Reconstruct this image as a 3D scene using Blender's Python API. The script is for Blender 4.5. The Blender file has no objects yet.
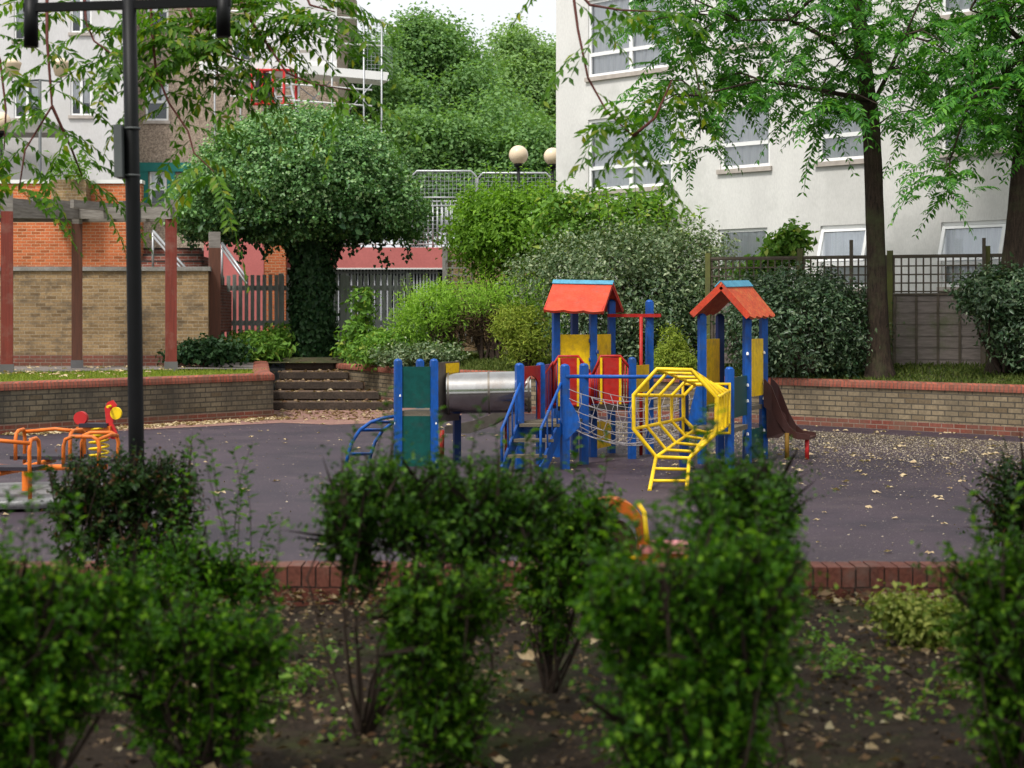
import bpy, math, random
import numpy as np
from mathutils import Vector, Matrix
random.seed(7)
RNG = np.random.default_rng(11)
sc = bpy.context.scene
COL = sc.collection
F, HY, ZC = 1750.0, 318.0, 1.85          # focal length (px), horizon row, eye height over the playground

def P(x, y, Y):
    return Vector(((x-512)/F*Y, Y, ZC-(y-HY)/F*Y))
def G(x, Y, z=0.0):
    return Vector(((x-512)/F*Y, Y, z))
def zat(y, Y):
    return ZC-(y-HY)/F*Y

# ------------------------------------------------------------------ materials
def nodes(m):
    m.use_nodes = True
    nt = m.node_tree
    return nt, nt.nodes, nt.links
def ramp2(N, L, src, c1, c2, p0=.35, p1=.65):
    r = N.new('ShaderNodeValToRGB')
    r.color_ramp.elements[0].position = p0; r.color_ramp.elements[1].position = p1
    r.color_ramp.elements[0].color = (*c1, 1); r.color_ramp.elements[1].color = (*c2, 1)
    L.new(src, r.inputs[0]); return r.outputs[0]
def noise(N, L, vec, scale, detail=4, rough=.6):
    n = N.new('ShaderNodeTexNoise'); n.inputs['Scale'].default_value = scale
    n.inputs['Detail'].default_value = detail; n.inputs['Roughness'].default_value = rough
    L.new(vec, n.inputs['Vector']); return n.outputs['Fac']
def mixc(N, L, fac, a, b, mode='MIX'):
    m = N.new('ShaderNodeMix'); m.data_type = 'RGBA'; m.blend_type = mode
    if isinstance(fac, (int, float)): m.inputs[0].default_value = fac
    else: L.new(fac, m.inputs[0])
    for s, k in ((a, 6), (b, 7)):
        if isinstance(s, tuple): m.inputs[k].default_value = (*s, 1)
        else: L.new(s, m.inputs[k])
    return m.outputs[2]
def bump(N, L, h, st, dist, bsdf):
    b = N.new('ShaderNodeBump'); b.inputs['Strength'].default_value = st; b.inputs['Distance'].default_value = dist
    L.new(h, b.inputs['Height']); L.new(b.outputs[0], bsdf.inputs['Normal'])

def mat(name, c, rough=.6, c2=None, scale=3, stretch=(1, 1, 1), fine=None, metal=0, bmp=0, spec=.22, dirt=None, dscale=1.2):
    """plain procedural surface: two tones on a noise, fine grain, dirt patches"""
    m = bpy.data.materials.new(name); nt, N, L = nodes(m); b = N['Principled BSDF']
    tc = N.new('ShaderNodeTexCoord'); mp = N.new('ShaderNodeMapping'); mp.inputs['Scale'].default_value = stretch
    L.new(tc.outputs['Object'], mp.inputs[0]); v = mp.outputs[0]
    c2 = c2 or tuple(x*.8 for x in c)
    n1 = noise(N, L, v, scale); col = ramp2(N, L, n1, c, c2)
    if fine:
        n2 = noise(N, L, v, fine[0], 2); g = ramp2(N, L, n2, (fine[1],)*3, (1,)*3, .4, .6); col = mixc(N, L, 1.0, col, g, 'MULTIPLY')
    if dirt:
        n3 = noise(N, L, tc.outputs['Object'], dscale, 6, .7); f = ramp2(N, L, n3, (0, 0, 0), (1, 1, 1), .5, .72)
        col = mixc(N, L, f, col, dirt)
    L.new(col, b.inputs['Base Color'])
    b.inputs['Roughness'].default_value = rough; b.inputs['Metallic'].default_value = metal
    b.inputs['Specular IOR Level'].default_value = spec
    if bmp: bump(N, L, n1 if not fine else n2, .5, bmp, b)
    return m

def brick(name, c1, c2, mortar, bw=.225, rh=.075, ms=.008, stain=(.03, .03, .025), amount=(.5, .75), sscale=1.5, sty=.5, offset=.5):
    m = bpy.data.materials.new(name); nt, N, L = nodes(m); b = N['Principled BSDF']
    tc = N.new('ShaderNodeTexCoord'); t = N.new('ShaderNodeTexBrick')
    L.new(tc.outputs['UV'], t.inputs['Vector'])
    t.inputs['Color1'].default_value = (*c1, 1); t.inputs['Color2'].default_value = (*c2, 1); t.inputs['Mortar'].default_value = (*mortar, 1)
    t.inputs['Scale'].default_value = 1; t.inputs['Mortar Size'].default_value = ms
    t.inputs['Brick Width'].default_value = bw; t.inputs['Row Height'].default_value = rh; t.inputs['Bias'].default_value = -.1
    t.offset = offset
    n0 = noise(N, L, tc.outputs['Object'], 25, 3); g = ramp2(N, L, n0, (.75,)*3, (1.15,)*3, .3, .7)
    col = mixc(N, L, 1.0, t.outputs['Color'], g, 'MULTIPLY')
    vo = N.new('ShaderNodeTexBrick'); L.new(tc.outputs['UV'], vo.inputs['Vector']); vo.offset = offset     # odd burnt or pale bricks
    vo.inputs['Color1'].default_value = (0, 0, 0, 1); vo.inputs['Color2'].default_value = (1, 1, 1, 1); vo.inputs['Mortar'].default_value = (.5, .5, .5, 1)
    vo.inputs['Scale'].default_value = 1; vo.inputs['Mortar Size'].default_value = ms; vo.inputs['Brick Width'].default_value = bw; vo.inputs['Row Height'].default_value = rh
    od = ramp2(N, L, vo.outputs['Color'], (.55, .52, .5), (1, 1, 1), .05, .3); col = mixc(N, L, 1.0, col, od, 'MULTIPLY')
    od2 = ramp2(N, L, noise(N, L, tc.outputs['Object'], .9, 3), (.82,)*3, (1.12,)*3, .35, .65); col = mixc(N, L, 1.0, col, od2, 'MULTIPLY')
    mp = N.new('ShaderNodeMapping'); mp.inputs['Scale'].default_value = (1, 1, sty); L.new(tc.outputs['Object'], mp.inputs[0])
    n1 = noise(N, L, mp.outputs[0], sscale, 7, .7); f = ramp2(N, L, n1, (0, 0, 0), (.8,)*3, *amount)
    col = mixc(N, L, f, col, stain)
    L.new(col, b.inputs['Base Color']); b.inputs['Roughness'].default_value = .85; b.inputs['Specular IOR Level'].default_value = .2
    inv = N.new('ShaderNodeMath'); inv.operation = 'SUBTRACT'; inv.inputs[0].default_value = 1; L.new(t.outputs['Fac'], inv.inputs[1])
    bump(N, L, inv.outputs[0], .6, .01, b)
    return m

def leafmat(name, c1, c2, trans=.3, rough=.5, c3=None, spec=.14):
    m = bpy.data.materials.new(name); nt, N, L = nodes(m); b = N['Principled BSDF']; out = N['Material Output']
    g = N.new('ShaderNodeNewGeometry'); r = N.new('ShaderNodeValToRGB'); cr = r.color_ramp
    cr.elements[0].color = (*c1, 1); cr.elements[1].color = (*c2, 1)
    cr.elements[0].position = .1; cr.elements[1].position = .85
    if c3: e = cr.elements.new(.97); e.color = (*c3, 1)
    L.new(g.outputs['Random Per Island'], r.inputs[0])
    L.new(r.outputs[0], b.inputs['Base Color']); b.inputs['Roughness'].default_value = rough; b.inputs['Specular IOR Level'].default_value = spec
    t = N.new('ShaderNodeBsdfTranslucent'); br = mixc(N, L, 1.0, r.outputs[0], (1.5, 1.6, .6), 'MULTIPLY'); L.new(br, t.inputs[0])
    mx = N.new('ShaderNodeMixShader'); mx.inputs[0].default_value = trans
    L.new(b.outputs[0], mx.inputs[1]); L.new(t.outputs[0], mx.inputs[2]); L.new(mx.outputs[0], out.inputs[0])
    return m

def glassmat(name, tint=(.8, .87, .9), refl=.3):
    m = bpy.data.materials.new(name); nt, N, L = nodes(m); N.remove(N['Principled BSDF']); out = N['Material Output']
    tr = N.new('ShaderNodeBsdfTransparent'); tr.inputs[0].default_value = (*tint, 1)
    gl = N.new('ShaderNodeBsdfGlossy'); gl.inputs['Roughness'].default_value = .03; gl.inputs[0].default_value = (.9, .95, 1, 1)
    fr = N.new('ShaderNodeFresnel'); fr.inputs[0].default_value = 1.5
    ad = N.new('ShaderNodeMath'); ad.operation = 'ADD'; ad.inputs[1].default_value = refl*.5; L.new(fr.outputs[0], ad.inputs[0])
    mx = N.new('ShaderNodeMixShader'); L.new(ad.outputs[0], mx.inputs[0]); L.new(tr.outputs[0], mx.inputs[1]); L.new(gl.outputs[0], mx.inputs[2])
    L.new(mx.outputs[0], out.inputs[0]); return m

def meshmat(name, c, spacing=.05, wire=.006):
    """welded wire: a grid of wires with holes between them"""
    m = bpy.data.materials.new(name); nt, N, L = nodes(m); b = N['Principled BSDF']; out = N['Material Output']
    b.inputs['Base Color'].default_value = (*c, 1); b.inputs['Metallic'].default_value = .6; b.inputs['Roughness'].default_value = .5
    tc = N.new('ShaderNodeTexCoord'); t = N.new('ShaderNodeTexBrick'); L.new(tc.outputs['UV'], t.inputs['Vector'])
    t.offset = 0; t.inputs['Scale'].default_value = 1; t.inputs['Mortar Size'].default_value = wire
    t.inputs['Brick Width'].default_value = spacing; t.inputs['Row Height'].default_value = spacing
    tr = N.new('ShaderNodeBsdfTransparent'); mx = N.new('ShaderNodeMixShader')
    L.new(t.outputs['Fac'], mx.inputs[0]); L.new(tr.outputs[0], mx.inputs[1]); L.new(b.outputs[0], mx.inputs[2]); L.new(mx.outputs[0], out.inputs[0])
    return m

M = {}
M['blue'] = mat('blue_paint', (.010, .095, .40), .4, (.008, .07, .30), 4, (1, 1, .4), fine=(22, .8), dirt=(.03, .07, .17), dscale=7)
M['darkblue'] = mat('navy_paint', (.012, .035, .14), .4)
M['green'] = mat('green_panel', (.003, .075, .062), .45, (.003, .055, .05), 2, fine=(18, .8), dirt=(.015, .05, .045), dscale=6)
M['yellow'] = mat('yellow_panel', (.86, .56, .006), .45, (.74, .46, .006), 3, fine=(16, .85), dirt=(.42, .25, .03), dscale=7)
M['yellowtube'] = mat('yellow_tube', (.84, .58, .012), .4, (.7, .46, .012), 5, dirt=(.45, .28, .03), dscale=9)
M['red'] = mat('red_panel', (.46, .02, .014), .45, (.34, .016, .012), 3, fine=(16, .8), dirt=(.25, .04, .03), dscale=8)
M['roofred'] = mat('roof_red', (.66, .075, .032), .6, (.5, .055, .025), 4, fine=(40, .8), dirt=(.36, .08, .05), dscale=6)
M['roofred_worn'] = mat('roof_red_worn', (.60, .10, .035), .6, (.45, .06, .03), 14, fine=(40, .7), dirt=(.5, .2, .06), dscale=10)
M['ridgeblue'] = mat('ridge_blue', (.10, .33, .47), .6, (.08, .26, .38), 6, fine=(30, .8))
M['purple'] = mat('purple_panel', (.12, .05, .2), .5)
M['steel'] = mat('stainless_steel', (.44, .43, .41), .16, (.36, .345, .325), 6, metal=1, dirt=(.35, .3, .26), dscale=5)
M['steeldull'] = mat('dull_steel', (.2, .18, .15), .45, (.14, .12, .1), 6, metal=.7)
M['slidebrown'] = mat('brown_slide', (.06, .022, .018), .5, (.045, .018, .015), 6)
M['rust'] = mat('rusty_post', (.24, .13, .02), .6)
M['wood'] = mat('weathered_wood', (.18, .15, .11), .8, (.11, .095, .07), 3, (1, 6, 6), fine=(40, .7))
M['darkwood'] = mat('dark_deck', (.05, .043, .038), .8, (.035, .03, .027), 4)
M['rope'] = mat('white_rope', (.36, .33, .34), .8, fine=(120, .7))
M['orange'] = mat('orange_tube', (.74, .18, .02), .45, (.55, .12, .015), 5, dirt=(.35, .12, .04), dscale=9)
M['seatboard'] = mat('seat_board', (.035, .03, .04), .6)
M['tread'] = mat('tread_plate', (.27, .27, .27), .5, (.2, .2, .2), 5, metal=.3, fine=(60, .7))
M['pink'] = mat('pink_board', (.62, .2, .2), .5, (.7, .3, .3), 12)
M['black'] = mat('black_paint', (.004, .0045, .005), .5, (.006, .006, .007), 5, spec=.2)
M['signgrey'] = mat('sign_grey', (.12, .13, .13), .5)
M['galv'] = mat('galvanised', (.42, .43, .44), .45, (.35, .36, .37), 8, metal=.5)
M['galvlight'] = mat('grey_painted_bars', (.5, .52, .56), .6)
M['white'] = mat('white_paint', (.78, .78, .76), .5, (.72, .72, .7), 2)
M['upvc'] = mat('white_frame', (.8, .8, .79), .35, (.76, .76, .75), 2)
M['globe'] = mat('globe_opal', (.74, .6, .43), .3, (.7, .56, .4), 2)
M['render'] = mat('white_render', (.70, .69, .66), .9, (.62, .61, .585), .8, (1, 1, .3), fine=(45, .92), dirt=(.51, .505, .48), dscale=.7, bmp=.004, spec=.2)
M['stonesill'] = mat('stone_sill', (.46, .41, .37), .8, (.36, .32, .28), 6)
M['curtain'] = mat('net_curtain', (.9, .9, .9), .9, (.74, .75, .77), 5, (9, 9, .3))
M['room'] = mat('room_dark', (.06, .07, .08), .9)
M['greywall'] = mat('grey_render', (.62, .61, .61), .9, (.55, .545, .54), .7, (1, 1, .35), fine=(30, .93), dirt=(.5, .49, .47), dscale=.6)
M['pebble'] = mat('pebble_dash', (.46, .37, .29), .95, (.30, .235, .18), 9, fine=(26, .55), bmp=.02)
M['pinkwall'] = mat('pink_render', (.62, .19, .18), .8, (.55, .165, .155), 1.2, fine=(20, .93))
M['concrete'] = mat('concrete', (.3, .29, .27), .9, (.22, .21, .19), 3, fine=(50, .8), dirt=(.12, .11, .09), dscale=2)
M['teal'] = mat('teal_paint', (.015, .15, .13), .5)
M['fencegrey'] = mat('grey_green_timber', (.44, .46, .43), .85, (.33, .35, .32), 4, (6, 6, 1))
M['panelwood'] = mat('panel_wood', (.27, .225, .205), .85, (.19, .16, .14), 4, (1, 1, 8), dirt=(.14, .15, .08), dscale=2.5)
M['trelliswood'] = mat('trellis_wood', (.13, .105, .08), .85, (.09, .075, .055), 5)
M['mosspost'] = mat('mossy_post', (.13, .14, .04), .9, (.09, .085, .045), 3)
M['pergola'] = mat('red_stain_wood', (.20, .042, .03), .8, (.14, .034, .025), 4, (8, 8, .5), dirt=(.20, .09, .07), dscale=3)
M['pergolaold'] = mat('brown_stain_wood', (.12, .05, .032), .8, (.085, .04, .028), 4, (8, 8, .5))
M['greybeam'] = mat('grey_beam', (.24, .22, .2), .9, (.15, .135, .12), 3, (1, 1, 8))
M['redfoot'] = mat('grey_foot', (.13, .125, .125), .7)
M['sleeper'] = mat('step_nosing', (.075, .055, .042), .85, (.045, .034, .027), 4, fine=(30, .6))
M['treadsoil'] = mat('step_tread', (.10, .07, .05), .95, (.16, .10, .065), 7, fine=(30, .5))
M['bark'] = mat('bark', (.075, .052, .036), .95, (.028, .02, .015), 5, (7, 7, 1.1), fine=(30, .6), bmp=.03, dirt=(.06, .065, .03), dscale=2)
M['twig'] = mat('twig_bark', (.045, .03, .022), .9)
M['redtwig'] = mat('red_twig', (.10, .028, .022), .7)
M['metalred'] = mat('red_metal', (.55, .03, .03), .5)
M['plasticblue'] = mat('blue_plastic', (.02, .1, .4), .5)
M['glass'] = glassmat('window_glass', (.98, .99, 1.0), .09)
M['wire'] = meshmat('wire_mesh', (.35, .37, .38), .12, .006)
M['brick_yellow'] = brick('stock_brick', (.37, .25, .125), (.25, .165, .085), (.34, .27, .18), stain=(.075, .06, .045), amount=(.50, .70), sscale=2.2, sty=1.6)
M['brick_grey'] = brick('weathered_stock_brick', (.29, .225, .14), (.20, .155, .10), (.085, .072, .055), .25, .088, .011, stain=(.075, .062, .045), amount=(.45, .72), sscale=1.3, sty=.35)
M['brick_left'] = brick('dirty_stock_brick', (.25, .205, .135), (.16, .135, .095), (.075, .066, .052), .25, .088, .011, stain=(.06, .054, .045), amount=(.4, .66), sscale=1.4, sty=.3)
M['brick_red'] = brick('red_brick', (.30, .095, .065), (.23, .07, .05), (.30, .24, .2), stain=(.09, .05, .04), amount=(.5, .8))
M['brick_base'] = brick('red_base_brick', (.25, .075, .05), (.17, .052, .038), (.26, .19, .15), stain=(.12, .085, .06), amount=(.4, .7))
M['brick_orange'] = brick('orange_brick', (.60, .17, .06), (.50, .13, .05), (.55, .33, .2), stain=(.35, .12, .06), amount=(.6, .85))
M['coping'] = brick('coping_brick', (.38, .105, .065), (.27, .075, .05), (.15, .08, .06), bw=.075, rh=5, ms=.009, stain=(.14, .085, .06), amount=(.42, .7), sscale=4, offset=0)
M['kerbbrick'] = mat('kerb_brick', (.19, .06, .04), .8, (.13, .042, .03), 6, fine=(70, .75), dirt=(.13, .075, .055), dscale=5)  # front courses darkened, tree shade put into the brick colour
M['kerbtop'] = mat('kerb_cap_brick', (.23, .08, .055), .8, (.16, .055, .04), 6, fine=(50, .7), dirt=(.17, .11, .09), dscale=5)
M['mortar'] = mat('mortar', (.09, .075, .065), .95)
M['paving'] = mat('pink_paving', (.27, .145, .12), .85, (.22, .12, .1), 5, fine=(25, .75), dirt=(.3, .2, .13), dscale=2)
M['path'] = mat('path_slab', (.20, .175, .16), .9, (.15, .13, .12), 2, fine=(30, .8))

def ground_mats():
    m = bpy.data.materials.new('rubber_surface'); nt, N, L = nodes(m); b = N['Principled BSDF']
    tc = N.new('ShaderNodeTexCoord'); v = tc.outputs['Object']
    a = ramp2(N, L, noise(N, L, v, .35, 5), (.029, .0195, .0275), (.046, .031, .042))
    s = ramp2(N, L, noise(N, L, v, 48, 4, .85), (.45,)*3, (1.9,)*3, .36, .68); a = mixc(N, L, 1.0, a, s, 'MULTIPLY')
    p = ramp2(N, L, noise(N, L, v, 1.3, 6, .7), (0,)*3, (.45,)*3, .52, .75); a = mixc(N, L, p, a, (.10, .076, .074))
    dp = ramp2(N, L, noise(N, L, v, .55, 7, .7), (0,)*3, (.75,)*3, .48, .6); a = mixc(N, L, dp, a, (.022, .016, .025))
    sp = N.new('ShaderNodeTexVoronoi'); sp.inputs['Scale'].default_value = 16; L.new(v, sp.inputs['Vector'])
    f = ramp2(N, L, sp.outputs['Distance'], (1,)*3, (0,)*3, .06, .13); a = mixc(N, L, f, a, (.26, .22, .2))
    L.new(a, b.inputs['Base Color']); b.inputs['Roughness'].default_value = .6; b.inputs['Specular IOR Level'].default_value = .25
    bump(N, L, noise(N, L, v, 140, 2), .5, .004, b)
    M['rubber'] = m
    m = bpy.data.materials.new('soil'); nt, N, L = nodes(m); b = N['Principled BSDF']
    tc = N.new('ShaderNodeTexCoord'); v = tc.outputs['Object']
    a = ramp2(N, L, noise(N, L, v, 9, 7, .75), (.017, .0115, .008), (.060, .041, .029), .3, .7)
    s = ramp2(N, L, noise(N, L, v, 90, 3, .8), (.5,)*3, (1.5,)*3, .3, .7); a = mixc(N, L, 1.0, a, s, 'MULTIPLY')
    g = ramp2(N, L, noise(N, L, v, 1.6, 5, .7), (0,)*3, (.75,)*3, .52, .66); a = mixc(N, L, g, a, (.055, .065, .018))
    L.new(a, b.inputs['Base Color']); b.inputs['Roughness'].default_value = .95; b.inputs['Specular IOR Level'].default_value = .15
    bump(N, L, noise(N, L, v, 30, 5, .7), 1, .03, b)
    M['soil'] = m
    M['lawn'] = mat('lawn_turf', (.17, .21, .035), .95, (.2, .19, .05), 5, fine=(60, .6))
    M['bed'] = mat('bed_soil', (.05, .055, .022), .95, (.075, .06, .035), 4, fine=(40, .5), dirt=(.07, .10, .025), dscale=1.4)
    M['ground'] = mat('ground_earth', (.1, .1, .08), .95)
ground_mats()

LF = {
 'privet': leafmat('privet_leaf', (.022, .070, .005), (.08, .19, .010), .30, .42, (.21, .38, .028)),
 'privetmid': leafmat('mid_privet_leaf', (.018, .056, .007), (.06, .15, .013), .26, .42, (.13, .26, .03)),  # darker small leaves of the rear hedge row
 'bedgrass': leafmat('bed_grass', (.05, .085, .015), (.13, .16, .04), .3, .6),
 'privetfresh': leafmat('fresh_privet_leaf', (.022, .080, .005), (.085, .22, .010), .34, .42, (.25, .46, .035)),  # lighter leaves of the fresh front shoots
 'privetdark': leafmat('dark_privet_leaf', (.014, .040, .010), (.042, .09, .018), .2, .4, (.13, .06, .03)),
 'ivy': leafmat('ivy_leaf', (.055, .15, .04), (.18, .34, .11), .22, .38, (.34, .46, .22), .4),
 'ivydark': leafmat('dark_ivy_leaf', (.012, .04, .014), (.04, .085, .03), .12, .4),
 'tree': leafmat('tree_leaf', (.095, .20, .065), (.21, .35, .13), .36, .5),  # far tree tones lightened, distance haze put into the colour
 'tree2': leafmat('pale_tree_leaf', (.14, .25, .085), (.27, .41, .16), .36, .5),
 'frond': leafmat('pinnate_leaf', (.028, .12, .017), (.088, .255, .034), .40, .45, (.15, .35, .05)),
 'frondnear': leafmat('near_pinnate_leaf', (.035, .10, .010), (.10, .22, .018), .45, .45, (.24, .26, .03)),
 'lime': leafmat('lime_leaf', (.09, .20, .018), (.2, .36, .04), .35, .5),
 'hedge': leafmat('feathery_leaf', (.15, .29, .03), (.30, .48, .07), .38, .5),
 'variegated': leafmat('variegated_leaf', (.05, .10, .033), (.17, .23, .11), .2, .42, (.34, .39, .23), .35),
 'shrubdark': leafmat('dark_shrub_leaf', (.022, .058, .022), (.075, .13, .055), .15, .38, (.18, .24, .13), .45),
 'conifer': leafmat('golden_conifer_leaf', (.16, .24, .03), (.30, .36, .055), .25, .6),
 'weed': leafmat('weed_leaf', (.08, .18, .025), (.17, .32, .05), .3, .5, (.3, .36, .07)),
 'spotted': leafmat('gold_edged_leaf', (.10, .16, .02), (.34, .36, .09), .25, .45),
 'brownleaf': leafmat('dry_leaf', (.10, .05, .025), (.30, .21, .12), .15, .7, (.45, .38, .25)),
 'paleleaf': leafmat('pale_fallen_leaf', (.36, .26, .15), (.50, .40, .25), .1, .7),
 'debris': leafmat('bed_debris', (.022, .016, .012), (.11, .075, .05), .05, .9, (.2, .15, .1)),
 'litter': leafmat('litter', (.17, .13, .095), (.42, .36, .28), .1, .8),
 'brownstem': leafmat('brown_twiggery', (.06, .035, .022), (.13, .09, .05), .1, .8),
 'grass': leafmat('grass_blade', (.11, .18, .02), (.27, .31, .05), .35, .6),
}

# ------------------------------------------------------------------ mesh building
class MB:
    def __init__(s): s.v = []; s.f = []; s.sm = []
    def add(s, vs, fs, smooth=False):
        o = len(s.v); s.v += [tuple(v) for v in vs]
        for f in fs: s.f.append([i+o for i in f]); s.sm.append(smooth)
        return s
    def hexa(s, b, t):      # 4 bottom + 4 top corners, counter-clockwise from above
        return s.add(list(b)+list(t), [(3, 2, 1, 0), (4, 5, 6, 7)]+[(i, (i+1) % 4, (i+1) % 4+4, i+4) for i in range(4)])
    def box(s, c, sz, rz=0):
        cx, cy, cz = c; a, b, h = sz[0]/2, sz[1]/2, sz[2]/2; co, si = math.cos(rz), math.sin(rz)
        q = [(cx+x*co-y*si, cy+x*si+y*co) for x, y in ((-a, -b), (a, -b), (a, b), (-a, b))]
        return s.hexa([(x, y, cz-h) for x, y in q], [(x, y, cz+h) for x, y in q])
    def prism(s, poly, z0, z1):
        a = sum(poly[i][0]*poly[(i+1) % len(poly)][1]-poly[(i+1) % len(poly)][0]*poly[i][1] for i in range(len(poly)))
        if a < 0: poly = poly[::-1]
        n = len(poly)
        return s.add([(p[0], p[1], z0) for p in poly]+[(p[0], p[1], z1) for p in poly],
                     [tuple(range(n))[::-1], tuple(range(n, 2*n))]+[(i, (i+1) % n, (i+1) % n+n, i+n) for i in range(n)])
    def bar(s, p, q, w, h=None, up=(0, 0, 1)):   # rectangular bar between two points
        p, q = Vector(p), Vector(q); h = h or w; d = (q-p).normalized(); up = Vector(up)
        if abs(d.dot(up)) > .98: up = Vector((0, 1, 0))
        sd = d.cross(up).normalized(); u = sd.cross(d)
        c = [sd*(-w/2)-u*(h/2), sd*(w/2)-u*(h/2), sd*(w/2)+u*(h/2), sd*(-w/2)+u*(h/2)]
        return s.add([p+k for k in c]+[q+k for k in c], [(0, 1, 2, 3), (7, 6, 5, 4)]+[(i, i+4, (i+1) % 4+4, (i+1) % 4) for i in range(4)])
    def slab(s, pts, off):    # planar polygon extruded by vector off
        n = len(pts); off = Vector(off); pts = [Vector(p) for p in pts]
        return s.add(pts+[p+off for p in pts], [tuple(range(n)), tuple(range(n, 2*n))[::-1]]+[(i, i+n, (i+1) % n+n, (i+1) % n) for i in range(n)])
    def tube(s, pts, r, n=8, r1=None, caps=True, closed=False):
        pts = [Vector(p) for p in pts]; m = len(pts); o = len(s.v); prev = None
        for i, p in enumerate(pts):
            a = pts[i-1] if (i or closed) else pts[0]; b = pts[(i+1) % m] if (i < m-1 or closed) else pts[-1]
            t = (b-a)
            if t.length < 1e-9: t = Vector((0, 0, 1))
            t.normalize()
            if prev is None:
                u = t.cross(Vector((0, 0, 1)) if abs(t.z) < .9 else Vector((1, 0, 0))).normalized()
            else:
                u = prev-t*prev.dot(t); u.normalize()
            prev = u; w = t.cross(u)
            rr = r if r1 is None else r+(r1-r)*i/max(1, m-1)
            for k in range(n):
                an = 2*math.pi*k/n; s.v.append(tuple(p+u*(rr*math.cos(an))+w*(rr*math.sin(an))))
        for i in range(m if closed else m-1):
            j = (i+1) % m
            for k in range(n):
                k2 = (k+1) % n; s.f.append([o+i*n+k, o+i*n+k2, o+j*n+k2, o+j*n+k]); s.sm.append(True)
        if caps and not closed:
            s.f.append([o+k for k in range(n)][::-1]); s.sm.append(False)
            s.f.append([o+(m-1)*n+k for k in range(n)]); s.sm.append(False)
        return s
    def lathe(s, c, prof, n=24):
        c = Vector(c); o = len(s.v)
        for r, z in prof:
            for k in range(n):
                a = 2*math.pi*k/n; s.v.append((c.x+r*math.cos(a), c.y+r*math.sin(a), c.z+z))
        for i in range(len(prof)-1):
            for k in range(n):
                k2 = (k+1) % n; s.f.append([o+i*n+k, o+i*n+k2, o+(i+1)*n+k2, o+(i+1)*n+k]); s.sm.append(True)
        return s
    def ball(s, c, r, n=20, sz=1):
        return s.lathe(c, [(max(1e-4, r*math.sin(math.pi*i/12)), -r*sz*math.cos(math.pi*i/12)) for i in range(13)], n)

def finish(name, verts, faces, smooth, m, origin=None):
    me = bpy.data.meshes.new(name)
    if origin is not None: verts = [(v[0]-origin[0], v[1]-origin[1], v[2]-origin[2]) for v in verts]
    me.from_pydata(verts, [], faces)
    me.polygons.foreach_set('use_smooth', smooth)
    uv = me.uv_layers.new(name='UVMap')
    nl = len(me.loops); np_ = len(me.polygons)
    nrm = np.empty(np_*3); me.polygons.foreach_get('normal', nrm); nrm = nrm.reshape(-1, 3)
    tot = np.empty(np_, int); me.polygons.foreach_get('loop_total', tot)
    vi = np.empty(nl, int); me.loops.foreach_get('vertex_index', vi)
    co = np.empty(len(me.vertices)*3); me.vertices.foreach_get('co', co); co = co.reshape(-1, 3)[vi]
    if origin is not None: co = co+np.array(origin)
    n = np.repeat(nrm, tot, axis=0); h = np.hypot(n[:, 0], n[:, 1]); flat = np.abs(n[:, 2]) > .85; h[h < 1e-6] = 1
    u = np.where(flat, co[:, 0], (-n[:, 1]*co[:, 0]+n[:, 0]*co[:, 1])/h); v = np.where(flat, co[:, 1], co[:, 2])
    uv.data.foreach_set('uv', np.stack([u, v], 1).ravel())
    me.materials.append(m)
    o = bpy.data.objects.new(name, me); COL.objects.link(o)
    if origin is not None: o.location = origin
    return o
def hang(o, parent):
    if parent is not None:
        o.parent = parent
        if parent.type == 'EMPTY' or parent.parent is None: o.matrix_parent_inverse = Matrix.Translation(-parent.location)
    return o
def tag(o, label=None, cat=None, group=None, kind=None):
    for k, v in (('label', label), ('category', cat), ('group', group), ('kind', kind)):
        if v: o[k] = v
    return o
def part(name, mb, m, parent, label=None):
    o = hang(finish(name, mb.v, mb.f, mb.sm, m), parent)
    if label: o['label'] = label
    return o
def solo(name, mb, m, label, cat, loc, group=None):
    return tag(finish(name, mb.v, mb.f, mb.sm, m, tuple(loc)), label, cat, group)
def struct(name, mb, m): return tag(finish(name, mb.v, mb.f, mb.sm, m), kind='structure')
def thing(name, label, cat, loc, group=None):
    o = bpy.data.objects.new(name, None); o.empty_display_size = .2; COL.objects.link(o); o.location = loc
    return tag(o, label, cat, group)

# ------------------------------------------------------------------ leaves
def trunk(pts, r0, r1, seed, n=20, seg=26, flare=.45, ridge=.05):
    """tapering trunk with a root flare and bark ridges"""
    pts = [Vector(p) for p in pts]; cum = [0]
    for a, b in zip(pts, pts[1:]): cum.append(cum[-1]+(b-a).length)
    rs = random.Random(seed); ph = [rs.uniform(0, 6.3) for _ in range(6)]; mb = MB(); vs = []
    for i in range(seg+1):
        d = cum[-1]*(i/seg)**1.25; k = next((j for j in range(len(cum)-1) if cum[j+1] >= d-1e-6), len(cum)-2)
        c = pts[k].lerp(pts[k+1], (d-cum[k])/max(1e-6, cum[k+1]-cum[k])); r = r0+(r1-r0)*i/seg; fl = flare*math.exp(-d/.28)
        for j in range(n):
            a = 2*math.pi*j/n
            q = r*(1+fl*(1+.5*math.sin(a*5+ph[0]))+ridge*(math.sin(a*7+ph[1]+d*.6)+math.sin(a*3+ph[2]-d*.9)+rs.uniform(-.9, .9)))
            vs.append((c.x+q*math.cos(a), c.y+q*math.sin(a), c.z))
    return mb.add(vs, [(i*n+j, i*n+(j+1) % n, (i+1)*n+(j+1) % n, (i+1)*n+j) for i in range(seg) for j in range(n)], True)
def unit(a): return a/np.maximum(np.linalg.norm(a, axis=1, keepdims=True), 1e-9)
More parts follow.
